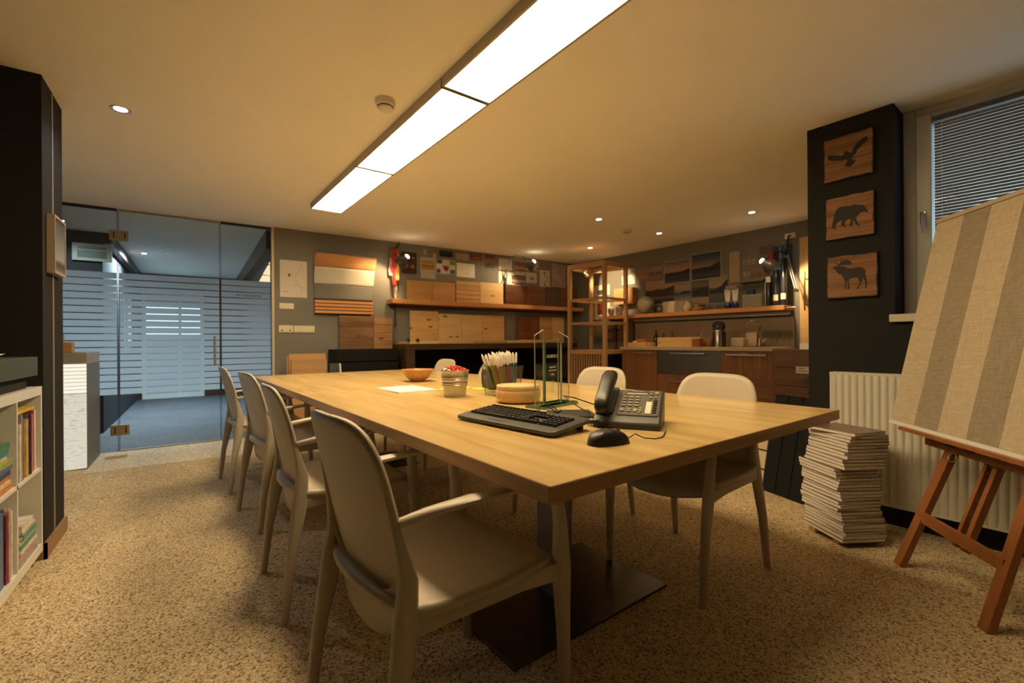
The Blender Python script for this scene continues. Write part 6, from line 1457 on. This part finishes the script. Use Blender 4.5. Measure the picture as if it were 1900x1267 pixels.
kitem(MB().box(-0.07, 0.07, 0, 0.10, 0, 0.045), mat('orange carton', (0.42, 0.12, 0.03), 0.5), 'orange_carton', 'orange carton on the low wooden box', 'carton', 1.62, 0.34, ZW + 0.0555, bevel=0.003)
kitem(MB().box(-0.05, 0.05, 0, 0.04, 0, 0.02), white_paint, 'white_soap_dish', 'small white dish on the low wooden box', 'dish', 1.505, 0.36, ZW + 0.0555, bevel=0.004)
for k, (s, d, h_, c, lab) in enumerate(((1.66, 0.16, 0.22, (0.02, 0.018, 0.012), 'dark oil bottle behind the orange carton'), (1.76, 0.14, 0.18, (0.10, 0.03, 0.02), 'dark red sauce bottle behind the pine crate'), (1.88, 0.12, 0.20, (0.16, 0.06, 0.03), 'brown spice bottle behind the pine crate'))):
    kitem(MB().lathe([(0.0, 0.0), (0.030, 0.0), (0.032, 0.01), (0.032, h_ * 0.6), (0.012, h_ * 0.78), (0.011, h_ * 0.95), (0.013, h_ * 0.95), (0.013, h_), (0.0, h_)], 18), mat('bottle %d' % k, c, 0.2), 'sauce_bottle', lab, 'bottle', s, d, ZW, 'bottles at the back of the worktop', smooth=50)
sp = kthing('spray_tap', 'chrome ladle head sticking up from the pine crate', 'ladle', 2.38, 0.30, ZW + 0.011)
MB().tube([(0, 0, 0), (0.0, 0.0, 0.12), (-0.02, 0.0, 0.16), (-0.045, 0.01, 0.175)], 0.005, 8).build('stem', chrome, sp, smooth=60)
MB().lathe([(0.0, -0.012), (0.014, -0.01), (0.016, 0.0), (0.0, 0.008)], 14, c=(0.004, 0, 0.15)).build('head', chrome, sp, smooth=60)
wc = kthing('wine_dispenser', 'black and steel drinks dispenser on the worktop', 'dispenser', 2.65, 0.30, ZW)
MB().box(-0.055, 0.062, 0.0, 0.10, 0, 0.18).build('body', black_plastic, wc, bevel=0.010)
MB().cyl((0.0, 0.10, 0.238), (0.0, 0.03, 0.238), 0.063, n=32).build('dial', black_plastic, wc, smooth=40)
MB().cyl((-0.012, 0.115, 0.238), (-0.012, 0.10, 0.238), 0.008, n=12).build('dial_stud', chrome, wc, smooth=40)
MB().lathe([(0.0, 0.0), (0.038, 0.0), (0.038, 0.19), (0.034, 0.195), (0.0, 0.195)], 26, c=(-0.035, 0.145, 0.0)).build('steel_canister', steel, wc, smooth=50)
kitem(MB().box(-0.075, 0.075, 0, 0.11, 0, 0.105), mat('ivory tub', (0.52, 0.42, 0.30), 0.45), 'ivory_tub', 'ivory square tub between dispenser and tap', 'tub', 2.81, 0.16, ZW, bevel=0.012)
lt = MB().box(-0.06, 0.06, 0, 0.012, 0, 0.17).build('leaning_tile', mat('veined tile', (0.46, 0.36, 0.25), 0.3, var=0.2, vscale=14)); lt.location = FK.at(2.92, 0.14, ZW + 0.004); lt.rotation_euler = (R(14), R(6), FK.rz); tag(lt, 'veined tile leaning behind the kitchen tap', 'tile')
fc = kthing('kitchen_tap', 'chrome kitchen tap with a bent spout', 'tap', 3.06, 0.25, ZW)
MB().lathe([(0.0, 0.0), (0.030, 0.0), (0.030, 0.006), (0.022, 0.014), (0.021, 0.085), (0.014, 0.10), (0.0, 0.10)], 22).build('body', chrome, fc, smooth=50)
MB().tube([(0, 0, 0.09), (0, 0, 0.24), (0.006, 0.01, 0.268), (0.03, 0.03, 0.285), (0.07, 0.06, 0.283), (0.095, 0.08, 0.262), (0.10, 0.085, 0.235)], 0.011, 10).build('spout', chrome, fc, smooth=60)
MB().sweep([(-0.02, 0.0, 0.06), (-0.05, 0.01, 0.075), (-0.075, 0.015, 0.10)], [(0.012, 0.012), (0.010, 0.010), (0.007, 0.006)], n=10).build('lever', chrome, fc, smooth=60)
wgm = MB().lathe([(0.0, 0.0), (0.034, 0.001), (0.034, 0.003), (0.005, 0.007), (0.004, 0.065), (0.012, 0.078), (0.030, 0.10), (0.034, 0.13), (0.028, 0.185), (0.027, 0.185), (0.032, 0.13), (0.028, 0.102), (0.0, 0.082)], 20).mesh('wine_glass', glass_thin, 60)
for k in range(5):
    o = bpy.data.objects.new('wine_glass', wgm); C.objects.link(o); o.location = FK.at(3.045 + 0.064 * k, 0.09, ZW); tag(o, 'clear wine glass, %s in the row counted from the tap' % ORD[k], 'glass', 'wine glasses on the worktop')
dc = MB()
def cl(u, v): return (0.085 * u, 0.06 * v, 0.004 + 0.035 * math.exp(-3 * (u * u + v * v)) * (1 + 0.3 * math.sin(7 * u)) + 0.004 * math.sin(9 * u + 4 * v) ** 2)
dc.grid(cl, 18, 12)
kitem(dc, mat('dark cloth', (0.05, 0.035, 0.025), 0.9), 'crumpled_cloth', 'dark crumpled cloth lying by the kitchen tap', 'cloth', 3.17, 0.40, ZW, smooth=70)
